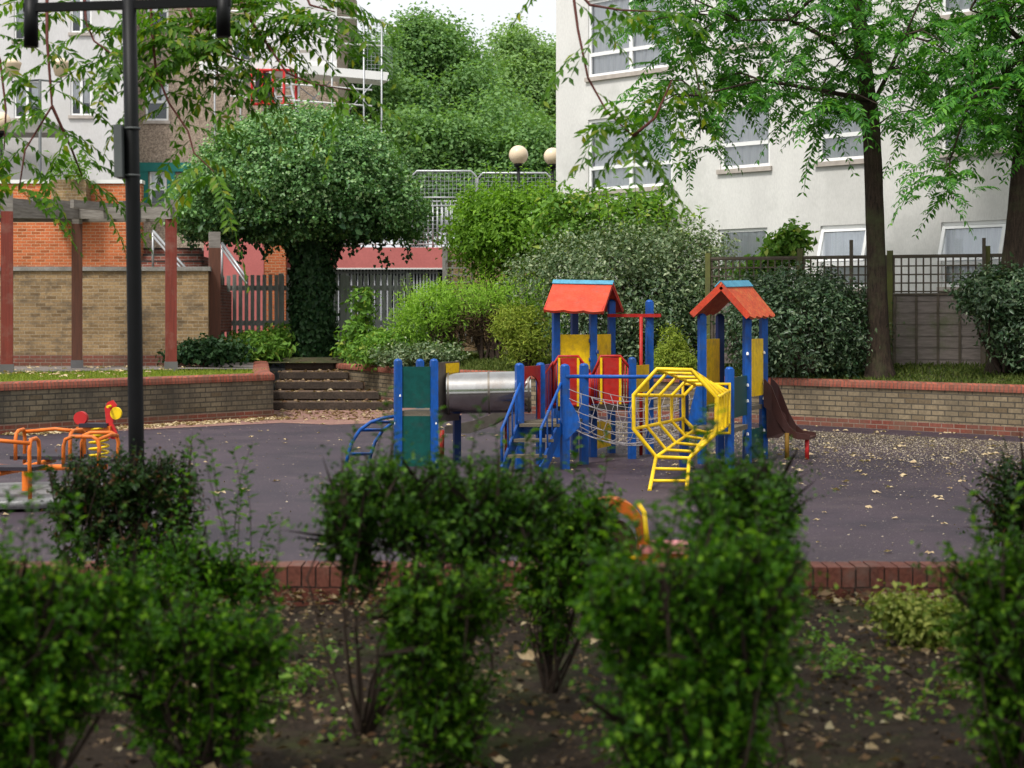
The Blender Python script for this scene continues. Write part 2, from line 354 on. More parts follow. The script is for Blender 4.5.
def leaves(name, pos, ax, nr, ln, wd, m, parent=None, fold=.25, kind=None):
    n = len(pos); ax = unit(ax); sd = unit(np.cross(ax, nr)); nr = np.cross(sd, ax)
    ln = np.broadcast_to(ln, n)[:, None]; wd = np.broadcast_to(wd, n)[:, None]
    v = np.empty((n, 4, 3))
    v[:, 0] = pos; v[:, 2] = pos+ax*ln-nr*ln*.12
    mid = pos+ax*ln*.45
    v[:, 1] = mid+sd*wd*.5+nr*wd*fold; v[:, 3] = mid-sd*wd*.5+nr*wd*fold
    me = bpy.data.meshes.new(name); me.vertices.add(4*n); me.vertices.foreach_set('co', v.astype(np.float32).ravel())
    b = (np.arange(n)*4)[:, None]; tri = np.concatenate([b+np.array([[0, 2, 1]]), b+np.array([[0, 3, 2]])], 1).ravel()
    me.loops.add(6*n); me.loops.foreach_set('vertex_index', tri.astype(np.int32))
    me.polygons.add(2*n); me.polygons.foreach_set('loop_start', (np.arange(2*n)*3).astype(np.int32))
    me.update(calc_edges=True); me.materials.append(m)
    o = bpy.data.objects.new(name, me); COL.objects.link(o)
    hang(o, parent)
    if kind: o['kind'] = kind
    return o
def cloud(blobs, nclump, per, cr, shell=.55, up=.35, droop=.2, flat=.75, rag=.10):
    """leaf positions: clumps of leaves through the outer part of a set of ellipsoids (cx,cy,cz,rx,ry,rz)"""
    B = np.array(blobs, float); w = (B[:, 3]*B[:, 4]*B[:, 5])**(2/3); w /= w.sum()
    k = RNG.choice(len(B), nclump, p=w); d = unit(RNG.normal(size=(nclump, 3)))
    rad = (shell+(1-shell)*RNG.random(nclump)**.6)*(1+rag*RNG.normal(size=nclump))
    c = B[k, :3]+d*B[k, 3:]*rad[:, None]
    k2 = np.repeat(np.arange(nclump), per); n = len(k2)
    pos = c[k2]+RNG.normal(size=(n, 3))*np.array([cr, cr, cr*flat])
    out = unit((pos-B[k[k2], :3])/B[k[k2], 3:])
    nr = unit(out*.55+RNG.normal(size=(n, 3))*.5+np.array([0, 0, up]))
    ax = RNG.normal(size=(n, 3))+out*.5+np.array([0, 0, -droop]); ax = ax-nr*np.sum(ax*nr, 1)[:, None]
    return pos, unit(ax), nr, c
def vary(n, a, s=.25): return a*(1+s*RNG.normal(size=n)).clip(.45, 1.8)
def foliage(name, blobs, nclump, per, cr, L, W, m, parent, **k):
    pos, ax, nr, c = cloud(blobs, nclump, per, cr, **k); n = len(pos); l = vary(n, L)
    leaves(name, pos, ax, nr, l, l*W/L, m, parent); return c
def stems(name, base, tips, r, m, parent, sag=.12, n=5, r1=None):
    mb = MB()
    for t in tips:
        b = Vector(base)+Vector((random.uniform(-1, 1), random.uniform(-1, 1), 0))*r*2.5; t = Vector(t)
        mid = b.lerp(t, .5)+Vector((random.uniform(-1, 1), random.uniform(-1, 1), random.uniform(0, 1)))*sag*(t-b).length
        q = [b, b.lerp(mid, .5)+Vector((random.uniform(-.02, .02), 0, 0)), mid, mid.lerp(t, .55), t]
        mb.tube(q, r*random.uniform(.7, 1.1), n, r1 or r*.25, caps=False)
    return part(name, mb, m, parent)
def frond_set(specs):
    """specs: (base, dir, length, pairs, leaflet length, leaflet width, droop) -> leaflet arrays for leaves()"""
    PP, AA, NN, LL, WW = [], [], [], [], []
    for base, d, L, npair, ll, lw, droop in specs:
        base = np.array(base); d = np.array(d, float); d /= np.linalg.norm(d)
        t = np.linspace(.14, 1, npair); g = np.array([0, 0, -1.0])
        pts = base+np.outer(t, d)*L+np.outer(t**2, g)*L*droop
        tan = unit(d*1.0+np.outer(2*t*droop, g)); s = np.cross(tan, np.array([0, 0, 1.0])); s = unit(s+1e-6)
        s = unit(s+RNG.normal()*.35*np.cross(s, tan)); nn = unit(np.cross(s, tan))
        nn[nn[:, 2] < 0] *= -1
        for sg in (1, -1):
            a = s*sg*.85+tan*.5+g*.28+RNG.normal(size=pts.shape)*.12
            PP.append(pts); AA.append(a); NN.append(nn+RNG.normal(size=pts.shape)*.22)
            sz = ll*(1-.45*np.abs(t-.45))*(1+.12*RNG.normal(size=npair)); LL.append(sz); WW.append(sz*lw/ll)
        q = np.linspace(0, 1, 6); qp = base+np.outer(q, d)*L+np.outer(q**2, g)*L*droop
        for i in range(5):
            PP.append(qp[i:i+1]); AA.append((qp[i+1]-qp[i])[None]); NN.append(nn[:1]); LL.append(np.array([np.linalg.norm(qp[i+1]-qp[i])*1.1])); WW.append(np.array([.008]))
    return np.concatenate(PP), np.concatenate(AA), np.concatenate(NN), np.concatenate(LL), np.concatenate(WW)
def shootcloud(blobs, ns, nl, ln, L, W, up=.5, shell=.35):
    """leafy shoots pushing out of a set of ellipsoids: leaf arrays and twig arrays"""
    B = np.array(blobs, float); w = (B[:, 3]*B[:, 4]*B[:, 5])**(2/3); w /= w.sum()
    k = RNG.choice(len(B), ns, p=w); d = unit(RNG.normal(size=(ns, 3)))
    rad = shell+(1-shell)*RNG.random(ns)**.7
    b = B[k, :3]+d*B[k, 3:]*rad[:, None]; out = unit(d/B[k, 3:])
    sd = unit(out*.65+np.array([0, 0, up])+RNG.normal(size=(ns, 3))*.45); sl = ln*RNG.gamma(4, .25, ns).clip(.4, 2.6)
    b = b-sd*sl[:, None]*.5
    t = np.tile((np.arange(nl)+.5)/nl, ns); i = np.repeat(np.arange(ns), nl); n = len(i)
    side = RNG.normal(size=(n, 3)); sdi = sd[i]; side = unit(side-sdi*np.sum(side*sdi, 1)[:, None])
    pos = b[i]+sdi*(sl[i]*t)[:, None]+side*.002
    ax = unit(side*.9+sdi*.55); nr = unit(sdi*.8-side*.3+np.array([0, 0, .5])+RNG.normal(size=(n, 3))*.25)
    l = vary(n, L, .2)*(1.1-.3*t)
    return (pos, ax, nr, l, l*W/L), (b, sd, RNG.normal(size=(ns, 3)), sl*.93, .0022), b
def rosettes(centres, n, L, npair, ll, lw, spread=.08):
    sp = []
    for c in centres:
        for k in range(n):
            a = random.uniform(0, 2*math.pi); e = random.uniform(-.35, .75)
            d = (math.cos(a)*math.cos(e), math.sin(a)*math.cos(e), math.sin(e))
            b = (c[0]+random.gauss(0, spread), c[1]+random.gauss(0, spread), c[2]+random.gauss(0, spread))
            f_ = random.uniform(.65, 1.15); sp.append((b, d, L*f_*random.uniform(.85, 1.2), random.randint(npair-3, npair+2), ll*f_, lw*f_, random.uniform(.2, .9)))
    return frond_set(sp)
# ------------------------------------------------------------------ ground
def offset_line(pl, d):
    """offset a 2-D polyline by d to its left"""
    out = []; n = len(pl)
    for i in range(n):
        p = Vector(pl[i][:2]); a = (p-Vector(pl[i-1][:2])).normalized() if i else None
        b = (Vector(pl[i+1][:2])-p).normalized() if i < n-1 else None
        na = Vector((-a.y, a.x)) if a else None; nb = Vector((-b.y, b.x)) if b else None
        if na is None: out.append(p+nb*d)
        elif nb is None: out.append(p+na*d)
        else:
            m = (na+nb).normalized(); out.append(p+m*(d/max(.3, m.dot(na))))
    return out
def ribbon(pl, o0, o1, z0, z1, mb=None):
    mb = mb or MB(); a = offset_line(pl, o0); b = offset_line(pl, o1); n = len(pl)
    vs = [(p.x, p.y, z0) for p in a]+[(p.x, p.y, z0) for p in b]+[(p.x, p.y, z1) for p in a]+[(p.x, p.y, z1) for p in b]
    fs = []
    for i in range(n-1):
        fs += [(i, i+1, 2*n+i+1, 2*n+i), (n+i+1, n+i, 3*n+i, 3*n+i+1), (2*n+i, 2*n+i+1, 3*n+i+1, 3*n+i), (i+1, i, n+i, n+i+1)]
    fs += [(0, 2*n, 3*n, n), (n-1, 2*n-1, 4*n-1, 3*n-1)]
    return mb.add(vs, fs)
def bullnose(pl, o0, o1, z0, h, mb=None):
    """rounded coping run along a polyline"""
    mb = mb or MB(); K = 7; rows = []
    w = (o1-o0)/2; mid = (o0+o1)/2
    for k in range(K):
        a = math.pi*k/(K-1); f = -math.cos(a); f = math.copysign(abs(f)**.5, f); z = z0+h*(.35+.65*math.sin(a)**.6)
        rows.append([(p.x, p.y, z) for p in offset_line(pl, mid+w*f)])
    rows.insert(0, [(p.x, p.y, z0) for p in offset_line(pl, o0)]); rows.append([(p.x, p.y, z0) for p in offset_line(pl, o1)])
    n = len(pl); vs = [v for r in rows for v in r]; fs = []
    for r in range(len(rows)-1):
        for i in range(n-1): fs.append((r*n+i, r*n+i+1, (r+1)*n+i+1, (r+1)*n+i))
    fs.append((0+(len(rows)-1)*n, 0)+tuple((r)*n for r in range(1, len(rows)-1)))
    fs.append(tuple(r*n+n-1 for r in range(len(rows))))
    return mb.add(vs, fs)

def gridsheet(x0, x1, y0, y1, nx, ny, fz):
    mb = MB(); vs = []
    for j in range(ny+1):
        for i in range(nx+1):
            x = x0+(x1-x0)*i/nx; y = y0+(y1-y0)*j/ny; vs.append((x, y, fz(x, y)))
    fs = [(j*(nx+1)+i, j*(nx+1)+i+1, (j+1)*(nx+1)+i+1, (j+1)*(nx+1)+i) for j in range(ny) for i in range(nx)]
    return mb.add(vs, fs, True)
struct('ground', MB().add([(-900, -300, -.06), (900, -300, -.06), (900, 1500, -.06), (-900, 1500, -.06)], [(0, 1, 2, 3)]), M['ground'])
struct('playground_surface', MB().add([(-22, 9.3, 0), (22, 9.3, 0), (22, 44, 0), (-22, 44, 0)], [(0, 1, 2, 3)]), M['rubber'])
ap = [G(118, 1750*1.85/(431-318)), G(282, 1750*1.85/(423-318)), G(330, 1750*1.85/(425-318)), G(452, 1750*1.85/(421-318)), G(470, 1750*1.85/(409-318)), G(392, 1750*1.85/(401-318)), G(270, 39), G(272, 33), G(120, 31)]
struct('brick_apron', MB().add([(p.x, p.y, .005) for p in ap], [tuple(range(len(ap)))]), M['paving'])
def soilz(x, y):
    return .37+.035*math.sin(x*1.7+y)*math.sin(y*1.3)+.02*math.sin(x*5.1)*math.sin(y*4.3+1)+random.uniform(-.012, .012)-.04*max(0, y-8.9)
struct('planting_soil', gridsheet(-11, 11, -4, 9.24, 150, 110, soilz), M['soil'])

# kerb of brick-on-edge over a stretcher course, between the soil bed and the sunken playground
KA, KB = Vector((-9, 9.22)), Vector((9, 9.14))
kd = (KB-KA).normalized(); ka = math.atan2(kd.y, kd.x); KT = .545
kerb = thing('brick_kerb', 'low red brick kerb with brick on edge capping behind the hedge bushes', 'kerb', (0, 9.2, 0))
mb = MB(); mid = (KA+KB)/2; mb.box((mid.x, mid.y+.108, KT/2-.008), ((KB-KA).length, .205, KT-.02), ka); part('mortar_core', mb, M['mortar'], kerb)
mb = MB(); n = int((KB-KA).length/.0745)
for i in range(n):
    p = KA+kd*(i*.0745+.036); dz = random.uniform(-.003, .003); j = random.uniform(-.003, .003)
    mb.box((p.x, p.y+.106+j, KT-.052+dz), (.0655, .219, .104), ka+random.uniform(-.01, .01))
part('capping', mb, M['kerbtop'], kerb)
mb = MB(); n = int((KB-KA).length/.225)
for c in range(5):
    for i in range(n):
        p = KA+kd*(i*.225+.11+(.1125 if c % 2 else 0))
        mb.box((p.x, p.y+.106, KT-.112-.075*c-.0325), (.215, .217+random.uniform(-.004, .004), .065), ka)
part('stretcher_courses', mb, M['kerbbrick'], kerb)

# retaining walls
WALL = [(-4.6, 43), (-4.0, 40.6), (-2.45, 36.9), (.06, 34), (1.84, 32.8), (5.0, 30.3), (8.05, 27.2), (12, 22.5), (15, 17)]
TZ = .78
w1 = thing('retaining_wall', 'long weathered yellow brick retaining wall with red coping behind the climbing frame', 'brick wall', (5.0, 30.3, 0))
part('brickwork', ribbon(WALL, 0, .3, -.02, TZ-.10), M['brick_grey'], w1)
part('coping', bullnose(WALL, -.03, .33, TZ-.10, .125), M['coping'], w1)
part('base_course', ribbon(WALL, -.016, -.0005, -.02, .15), M['brick_base'], w1)
LWALL = [(-14, 20.3), (-8.1, 27.7), (-4.42, 32.4), (-4.75, 34.2), (-5.95, 42.5)]
LT = .80
w2 = thing('retaining_wall', 'grey stained brick retaining wall with red coping below the lawn beside the steps', 'brick wall', (-8.1, 27.7, 0))
part('brickwork', ribbon(LWALL, 0, .3, -.02, LT-.10), M['brick_left'], w2)
part('coping', bullnose(LWALL, -.03, .33, LT-.10, .135), M['coping'], w2)
part('base_course', ribbon(LWALL[:3], -.016, -.0005, -.02, .16), M['brick_base'], w2)

# raised ground behind the walls
in0 = offset_line(WALL, .29); in1 = offset_line(WALL, 2.8); in2 = [Vector((p.x+9+i*1.2, p.y+16)) for i, p in enumerate(in1)]
n = len(WALL); mb = MB()
vs = [(p.x, p.y, TZ-.06) for p in in0]+[(p.x, p.y, 1.0) for p in in1]+[(p.x, p.y, 1.04) for p in in2]
mb.add(vs, [(r*n+i, r*n+i+1, (r+1)*n+i+1, (r+1)*n+i) for r in range(2) for i in range(n-1)], True)
struct('planting_bed_ground', mb, M['bed'])
struct('rear_ground', MB().add([(-6.2, 40.9, .80), (-4.1, 40.9, .80), (-2.2, 37.5, .86), (3, 37.5, .9), (9, 47.6, .9), (-16, 47.6, .9), (-16, 41, .8)], [tuple(range(7))]), M['bed'])
li = offset_line(LWALL, .29)
struct('lawn_ground', MB().add([(p.x, p.y, LT-.05) for p in li]+[(-20, 42.5, .82), (-20, 20.3, .78)], [tuple(range(len(li)+2))]), M['lawn'])
pth = [P(-200, 366, 1), ]
struct('terrace_path', MB().add([(-16, 33.7, .815), (-9.0, 33.7, .815), (-6.6, 35.6, .815), (-5.0, 35.9, .80), (-5.85, 41.6, .80), (-8.0, 41.6, .82), (-8.0, 37.3, .82), (-16, 37.3, .82)], [tuple(range(8))]), M['path'])

# garden steps
st = thing('garden_steps', 'five shallow garden steps with dark nosings and leaf littered treads left of the playground', 'steps', (-3.8, 36, 0))
ys = [35.0, 36.1, 37.4, 39.0, 41.0, 43.0]; rx = [P(392, 0, ys[0]).x, P(376, 0, ys[1]).x, P(360, 0, ys[2]).x, P(345, 0, ys[3]).x, P(331, 0, ys[4]).x, -4.6]
for i in range(5):
    z = .16*(i+1); lx = -4.8-.13*i
    tr = MB().prism([(lx, ys[i]+.09), (rx[i]+.1, ys[i]+.09), (rx[i+1]+.25, ys[i+1]+.15), (lx-.2, ys[i+1]+.15)], z-.17, z-.012)
    part('step', tr, M['treadsoil'], st)
    part('nosing', MB().box(((lx+rx[i]+.06)/2, ys[i]+.05, z-.07), (rx[i]+.06-lx, .1, .14)), M['sleeper'], st)

# ------------------------------------------------------------------ facades with real openings
class Facade:
    def __init__(s, o, d): s.o = Vector(o); s.d = Vector((d[0], d[1], 0)).normalized(); s.n = Vector((s.d.y, -s.d.x, 0))
    def pt(s, u, z, out=0): q = s.o+s.d*u+s.n*out; return Vector((q.x, q.y, z))
def facade_wall(fc, w, z0, z1, ops, reveal=.22, depth=8, roof=True):
    mb = MB(); us = sorted({0, w, *[x for o in ops for x in o[:2]]}); zs = sorted({z0, z1, *[x for o in ops for x in o[2:4]]})
    for a, b in zip(us, us[1:]):
        for c, d in zip(zs, zs[1:]):
            um, zm = (a+b)/2, (c+d)/2
            if any(o[0] < um < o[1] and o[2] < zm < o[3] for o in ops): continue
            mb.add([fc.pt(a, c), fc.pt(b, c), fc.pt(b, d), fc.pt(a, d)], [(0, 1, 2, 3)])
    for a, b, c, d in ops:
        q = [fc.pt(a, c), fc.pt(b, c), fc.pt(b, d), fc.pt(a, d)]; r = [fc.pt(a, c, -reveal), fc.pt(b, c, -reveal), fc.pt(b, d, -reveal), fc.pt(a, d, -reveal)]
        mb.add(q+r, [(i, i+4, (i+1) % 4+4, (i+1) % 4) for i in range(4)])
    q = [fc.pt(0, z0), fc.pt(w, z0), fc.pt(w, z1), fc.pt(0, z1)]; r = [fc.pt(0, z0, -depth), fc.pt(w, z0, -depth), fc.pt(w, z1, -depth), fc.pt(0, z1, -depth)]
    mb.add(q+r, [(0, 3, 7, 4), (1, 5, 6, 2), (5, 4, 7, 6)]+([(3, 2, 6, 7)] if roof else []))
    return mb
def fbox(mb, fc, u0, u1, z0, z1, o0, o1):
    q = [(u0, o1), (u1, o1), (u1, o0), (u0, o0)]
    return mb.hexa([fc.pt(u, z0, o) for u, o in q], [fc.pt(u, z1, o) for u, o in q])
def window(fc, u0, u1, z0, z1, parent, mull=(), trans=None, sash=None, curtain='full', inset=.04, sill=True, fw=.07):
    fr = MB(); i0, i1 = -inset-.06, -inset
    fbox(fr, fc, u0+.003, u0+fw, z0+.003, z1-.003, i0, i1); fbox(fr, fc, u1-fw, u1-.003, z0+.003, z1-.003, i0, i1)
    fbox(fr, fc, u0+fw, u1-fw, z0+.003, z0+fw, i0, i1); fbox(fr, fc, u0+fw, u1-fw, z1-fw, z1-.003, i0, i1)
    for m_ in mull: fbox(fr, fc, m_-fw*.7, m_+fw*.7, z0+fw, z1-fw, i0, i1+.004)
    if trans: fbox(fr, fc, u0+fw, u1-fw, trans-fw*.6, trans+fw*.6, i0, i1+.007)
    f = part('window', fr, M['upvc'], parent)
    hang(finish('pane', *(lambda b: (b.v, b.f, b.sm))(MB().add([fc.pt(u0+.02, z0+.02, i0+.03), fc.pt(u1-.02, z0+.02, i0+.03), fc.pt(u1-.02, z1-.02, i0+.03), fc.pt(u0+.02, z1-.02, i0+.03)], [(0, 1, 2, 3)])), M['glass']), f)
    # curtain with real folds, and the dark room behind it
    if curtain:
        n = int((u1-u0)/.035); us = [u0+.03+(u1-u0-.06)*i/n for i in range(n+1)]; vs = []; gaps = []
        ph = random.uniform(0, 6)
        zb = z0+.02 if curtain == 'full' else (trans or z0+.4)
        for u in us:
            o = i0-.05-.028*math.sin(u*34+ph)-.018*math.sin(u*61+ph*2); vs += [fc.pt(u, zb, o), fc.pt(u, z1-.02, o)]
        skip = int(n*random.uniform(.35, .65)) if curtain != 'full' else -5
        cb = MB().add(vs, [(2*i, 2*i+2, 2*i+3, 2*i+1) for i in range(n) if abs(i-skip) > 1], True)
        part('curtain', cb, M['curtain'], f)
    rb = MB(); a, b, c, d = [fc.pt(*q) for q in ((u0-.3, z0-.3, -.9), (u1+.3, z0-.3, -.9), (u1+.3, z1+.3, -.9), (u0-.3, z1+.3, -.9))]
    part('room_backing', rb.add([a, b, c, d], [(0, 1, 2, 3)]), M['room'], f)
    if sill: part('sill', fbox(MB(), fc, u0-.06, u1+.06, z0-.10, z0-.002, -.1, .06), M['stonesill'], f)
    if sash:   # top-hung sash swung out at its foot
        s0, s1 = sash; a = math.radians(17); h = (z1-s0)-.1; sb = MB()
        def q(u, t, o=0): return fc.pt(u, z1-.08-t*h*math.cos(a), i1+.02+t*h*math.sin(a)+o)
        for (ua, ub, ta, tb) in ((u0+.05, u0+.12, 0, 1), (u1-.12, u1-.05, 0, 1), (u0+.12, u1-.12, 0, .08), (u0+.12, u1-.12, .92, 1)):
            c4 = [q(ua, ta), q(ub, ta), q(ub, tb), q(ua, tb)]; d4 = [q(ua, ta, .05), q(ub, ta, .05), q(ub, tb, .05), q(ua, tb, .05)]
            sb.add(c4+d4, [(0, 1, 2, 3), (7, 6, 5, 4)]+[(i, i+4, (i+1) % 4+4, (i+1) % 4) for i in range(4)])
        part('sash', sb, M['upvc'], f)
        part('sash_pane', MB().add([q(u0+.1, .04, .02), q(u1-.1, .04, .02), q(u1-.1, .96, .02), q(u0+.1, .96, .02)], [(0, 1, 2, 3)]), M['glass'], f)
    return f

fc = Facade((1.04, 41.3, 0), (.70, -.714))
ops = [(1.03, 3.58, 4.79, 6.44), (1.03, 3.58, 7.42, 9.2), (4.93, 6.27, 5.05, 6.35), (7.5, 8.85, 5.05, 6.35), (10.38, 11.85, 5.05, 6.35),
       (4.93, 6.27, 7.7, 9.2), (7.5, 8.85, 7.7, 9.2), (10.38, 11.85, 7.7, 9.2), (4.87, 6.2, 2.45, 3.76), (7.55, 8.8, 2.45, 3.74), (10.38, 11.85, 2.45, 3.70)]
bl = thing('apartment_block', 'white rendered apartment block with white framed windows behind the right hand trees', 'building', (1.04, 41.3, .9))
part('wall', facade_wall(fc, 18, .7, 13, ops, .24, 9), M['render'], bl)
for o in ops[:2]: window(fc, *o, bl, mull=((o[0]+o[1])/2+.02,), trans=o[2]+.52, curtain='full')
for o in ops[2:8]: window(fc, *o, bl, trans=o[2]+.52, curtain='full')
window(fc, *ops[8], bl, trans=None, curtain='full')
window(fc, *ops[9], bl, trans=2.95, sash=(2.95, 0), sill=True)
window(fc, *ops[10], bl, trans=2.9, sash=(2.9, 0), sill=True)
part('downpipe', MB().tube([fc.pt(3.66, .8, .05), fc.pt(3.66, 4.75, .05)], .012, 6), M['concrete'], bl)

# ---------- left buildings, on the podium behind
PZ = 3.78
pod = thing('podium', 'raised podium with a pink rendered fascia and barred garage openings behind the ivy tree', 'podium', (-4, 48, .8))
part('deck', MB().box((-6.5, 63, PZ-.12), (26, 30, .22)), M['concrete'], pod)
part('fascia', MB().box((-4.1, 47.93, 3.5), (4.45, .2, .56)), M['pinkwall'], pod)
part('fascia_lip', MB().box((-4.1, 47.90, 3.20), (4.45, .16, .04)), M['white'], pod)
part('rear_wall', MB().box((-4.0, 50.5, 2.0), (12, .2, 3.2)), M['room'], pod)
x0 = P(204, 0, 47.5).x; x1 = P(264, 0, 47.5).x; x2 = P(286, 0, 47.5).x
part('pink_wall', MB().box(((x0+x1)/2, 47.6, 2.4), (x1-x0, .3, 3.3)), M['pinkwall'], pod)
part('brick_pier', MB().box(((x1+x2)/2, 47.62, 2.4), (x2-x1-.01, .3, 3.3)), M['brick_orange'], pod)
part('side_wall', MB().box((3.5, 48.0, 2.3), (10.7, .3, 2.96)), M['brick_yellow'], pod)
mb = MB(); xa, xb = P(335, 0, 48).x, P(441, 0, 48).x
for i in range(int((xb-xa)/.09)): mb.box((xa+i*.09, 48.0, 2.0), (.045, .03, 2.36))
for z in (1.0, 2.1, 3.1): mb.box(((xa+xb)/2, 48.1, z), (xb-xa, .02, .06))
part('garage_gate', mb, M['galvlight'], pod)
part('corner_post', MB().box((P(445, 0, 47.8).x, 47.75, 2.3), (.14, .14, 3.0)), M['concrete'], pod)
def railing(name, label, a, b, z0, z1, sp, m, r=.016):
    t = thing(name, label, 'railing', (a[0], a[1], z0)); A, B = Vector(a), Vector(b); L_ = (B-A).length
    mb = MB().tube([(A.x, A.y, z1), (B.x, B.y, z1)], .026, 6).tube([(A.x, A.y, z0+.12), (B.x, B.y, z0+.12)], .02, 6); part('rail', mb, m, t)
    mb = MB(); n = int(L_/sp)
    for i in range(n+1):
        p = A.lerp(B, i/n); mb.tube([(p.x, p.y, z0 if i % 12 == 0 else z0+.12), (p.x, p.y, z1)], r if i % 12 else .025, 5)
    part('balusters', mb, m, t); return t
railing('steel_railing', 'grey steel railing along the podium edge above the pink fascia', (P(318, 0, 48.1).x, 48.1), (P(500, 0, 48.1).x, 48.1), PZ-.02, 4.93, .13, M['galv'])
railing('steel_railing', 'further grey railing on the podium half hidden by the bright green shrub', (P(410, 0, 51).x, 51), (P(545, 0, 51).x, 51), PZ-.02, 5.25, .13, M['galv'])
for k, (xa, xb, Y, lb) in enumerate(((412, 476, 53, 'left panel of temporary mesh site fencing on the podium beside the ivy tree'), (478, 551, 53.2, 'right panel of temporary mesh site fencing on the podium below the globe lamps'))):
    a, b = P(xa, 0, Y).x, P(xb, 0, Y).x; z0, z1 = PZ, zat(171+2*k, Y)
    t = thing('site_fence', lb, 'fence', (a, Y, PZ), 'temporary site fence panels')
    r = .06; fr = MB().tube([(a, Y, z0), (a, Y, z1-.15), (a+.15, Y, z1), (b-.15, Y, z1), (b, Y, z1-.15), (b, Y, z0)], .035, 6); fr.tube([(a, Y, z0+.2), (b, Y, z0+.2)], .03, 6).tube([(a, Y, z1-.8), (b, Y, z1-.8)], .026, 6)
    part('frame', fr, M['galv'], t)
    part('wire_mesh', MB().add([(a, Y+.01, z0+.2), (b, Y+.01, z0+.2), (b, Y+.01, z1), (a, Y+.01, z1)], [(0, 1, 2, 3)]), M['wire'], t)
def globe(label, x, y, Y, r, z0):
    p = P(x, y, Y); t = thing('globe_lamp', label, 'lamp', (p.x, Y, z0), 'globe lamps on black posts')
    part('globe', MB().ball(p, r, 24), M['globe'], t)
    part('collar', MB().lathe((p.x, p.y, p.z-r), [(.04, -.14), (.05, -.1), (.12, -.06), (.13, .02), (.09, .05)], 16), M['black'], t)
    part('post', MB().tube([(p.x, p.y, z0), (p.x, p.y, p.z-r-.1)], .045, 8), M['black'], t)
globe('globe lamp on a black post, left of the pair above the green shrubs', 518.5, 155, 49, .27, PZ)
globe('globe lamp on a black post touching the edge of the white block', 552.5, 156.5, 47.5, .24, PZ)
globe('lone globe lamp at the far left edge in front of the white building', 1, 122, 46.5, .27, 1.0)

# white building
fw = Facade((P(-190, 0, 54).x, 54, 0), (1, .05)); ux = lambda x, Y=54.3: P(x, 0, Y).x-fw.o.x
zz = lambda y, Y=54.3: zat(y, Y)
wops = [(ux(70), ux(91), zz(115), zz(78)), (ux(14), ux(40), zz(118), zz(80)), (ux(-30), ux(-5), zz(115), zz(80)), (ux(14), ux(36), zz(40), zz(2)), (ux(70), ux(91), zz(32), zz(-6))]
wb = thing('apartment_building', 'white rendered building with small windows at the far left', 'building', (fw.o.x, 54, PZ))
part('wall', facade_wall(fw, ux(127), PZ-1, 14.5, wops, .2, 9), M['greywall'], wb)
for o in wops: window(fw, *o, wb, mull=((o[0]+o[1])/2,), curtain='part', sill=True, fw=.06)
part('balcony_slab', MB().box((P(8, 0, 52.5).x, 53.2, zz(134)), (2.6, 1.5, .3)), M['concrete'], wb)
# pebble-dashed building
fp = Facade((P(128, 0, 56).x, 56, 0), (1, .02)); up_ = lambda x, Y=56.1: P(x, 0, Y).x-fp.o.x
zp = lambda y, Y=56.1: zat(y, Y)
pops = [(up_(146), up_(169), zp(121), zp(83)), (up_(146), up_(169), zp(30), zp(-8)), (up_(211), up_(226), zp(58), zp(22)), (up_(232), up_(252), zp(62), zp(18)), (up_(286), up_(310), zp(50), zp(5)), (up_(150), up_(167), zp(206), zp(172))]
pb = thing('pebble_dashed_building', 'brown pebble dashed building with white windows behind the overhanging leaves', 'building', (fp.o.x, 56, PZ))
part('wall', facade_wall(fp, up_(338), PZ-.6, 13.6, pops, .15, 9), M['pebble'], pb)
for o in pops: window(fp, *o, pb, curtain='part', trans=(o[2]+o[3])/2, fw=.07)
part('band', fbox(MB(), fp, up_(200), up_(337), zp(74), zp(62), .002, .1), M['white'], pb)
part('render_panel', fbox(MB(), fp, up_(256), up_(337), 9.9, 13.4, .002, .06), M['greywall'], pb)
for xa, xb, ya, yb in ((136, 192, 172, 163), (136, 149, 212, 172), (168, 176, 208, 172), (184, 189, 205, 172)): part('porch_beam' if ya < 173 else 'porch_post', fbox(MB(), fp, up_(xa), up_(xb), zp(ya), zp(yb), .003, .12 if ya < 173 else .10), M['teal'], pb)
# scaffold
sf = thing('scaffold_platform', 'raised white scaffold platform with mesh guard on the brown building', 'scaffold', (P(300, 0, 54).x, 54, PZ))
A, B = P(214, 64, 53.5), P(385, 79, 55)
part('platform', MB().bar(A, B, 1.2, .26), M['white'], sf)
for x in (218, 243, 272, 300, 333, 365, 383):
    t_ = (x-214)/171; p = A.lerp(B, t_); part('pole', MB().tube([(p.x, p.y-.62, PZ), (p.x, p.y-.62, zat(17+8*t_, p.y))], .03, 6), M['galv'], sf)
for y in (14, 40): part('guard_rail', MB().tube([P(216, y-4, 52.9), P(384, y+6, 54.4)], .03, 6), M['white'], sf)
for y in (84, 100): part('guard_rail', MB().tube([P(230, y-4, 53.0), P(372, y+6, 54.3)], .03, 6), M['white'], sf)
for (xa, ya, xb, yb) in ((236, 70, 262, 104), (290, 80, 330, 110), (330, 82, 300, 112), (352, 84, 372, 112), (372, 84, 345, 115)): part('brace', MB().tube([P(xa, ya, 54.2), P(xb, yb, 54.2)], .022, 6), M['galv'], sf)
g1 = [P(366, 80, 54.3), P(384, 82, 54.4), P(384, 20, 54.4), P(366, 18, 54.3)]
part('mesh_guard', MB().add(g1, [(0, 1, 2, 3)]).add([P(384, 82, 54.4), P(393, 78, 56), P(393, 46, 56), P(384, 46, 54.4)], [(0, 1, 2, 3)]), M['wire'], sf)
hoist = thing('access_hoist', 'red framed access hoist below the white scaffold platform', 'hoist', P(266, 110, 53))
mb = MB(); q = [P(x, y, 52.8) for x, y in ((252, 70), (284, 70), (284, 104), (252, 104))]
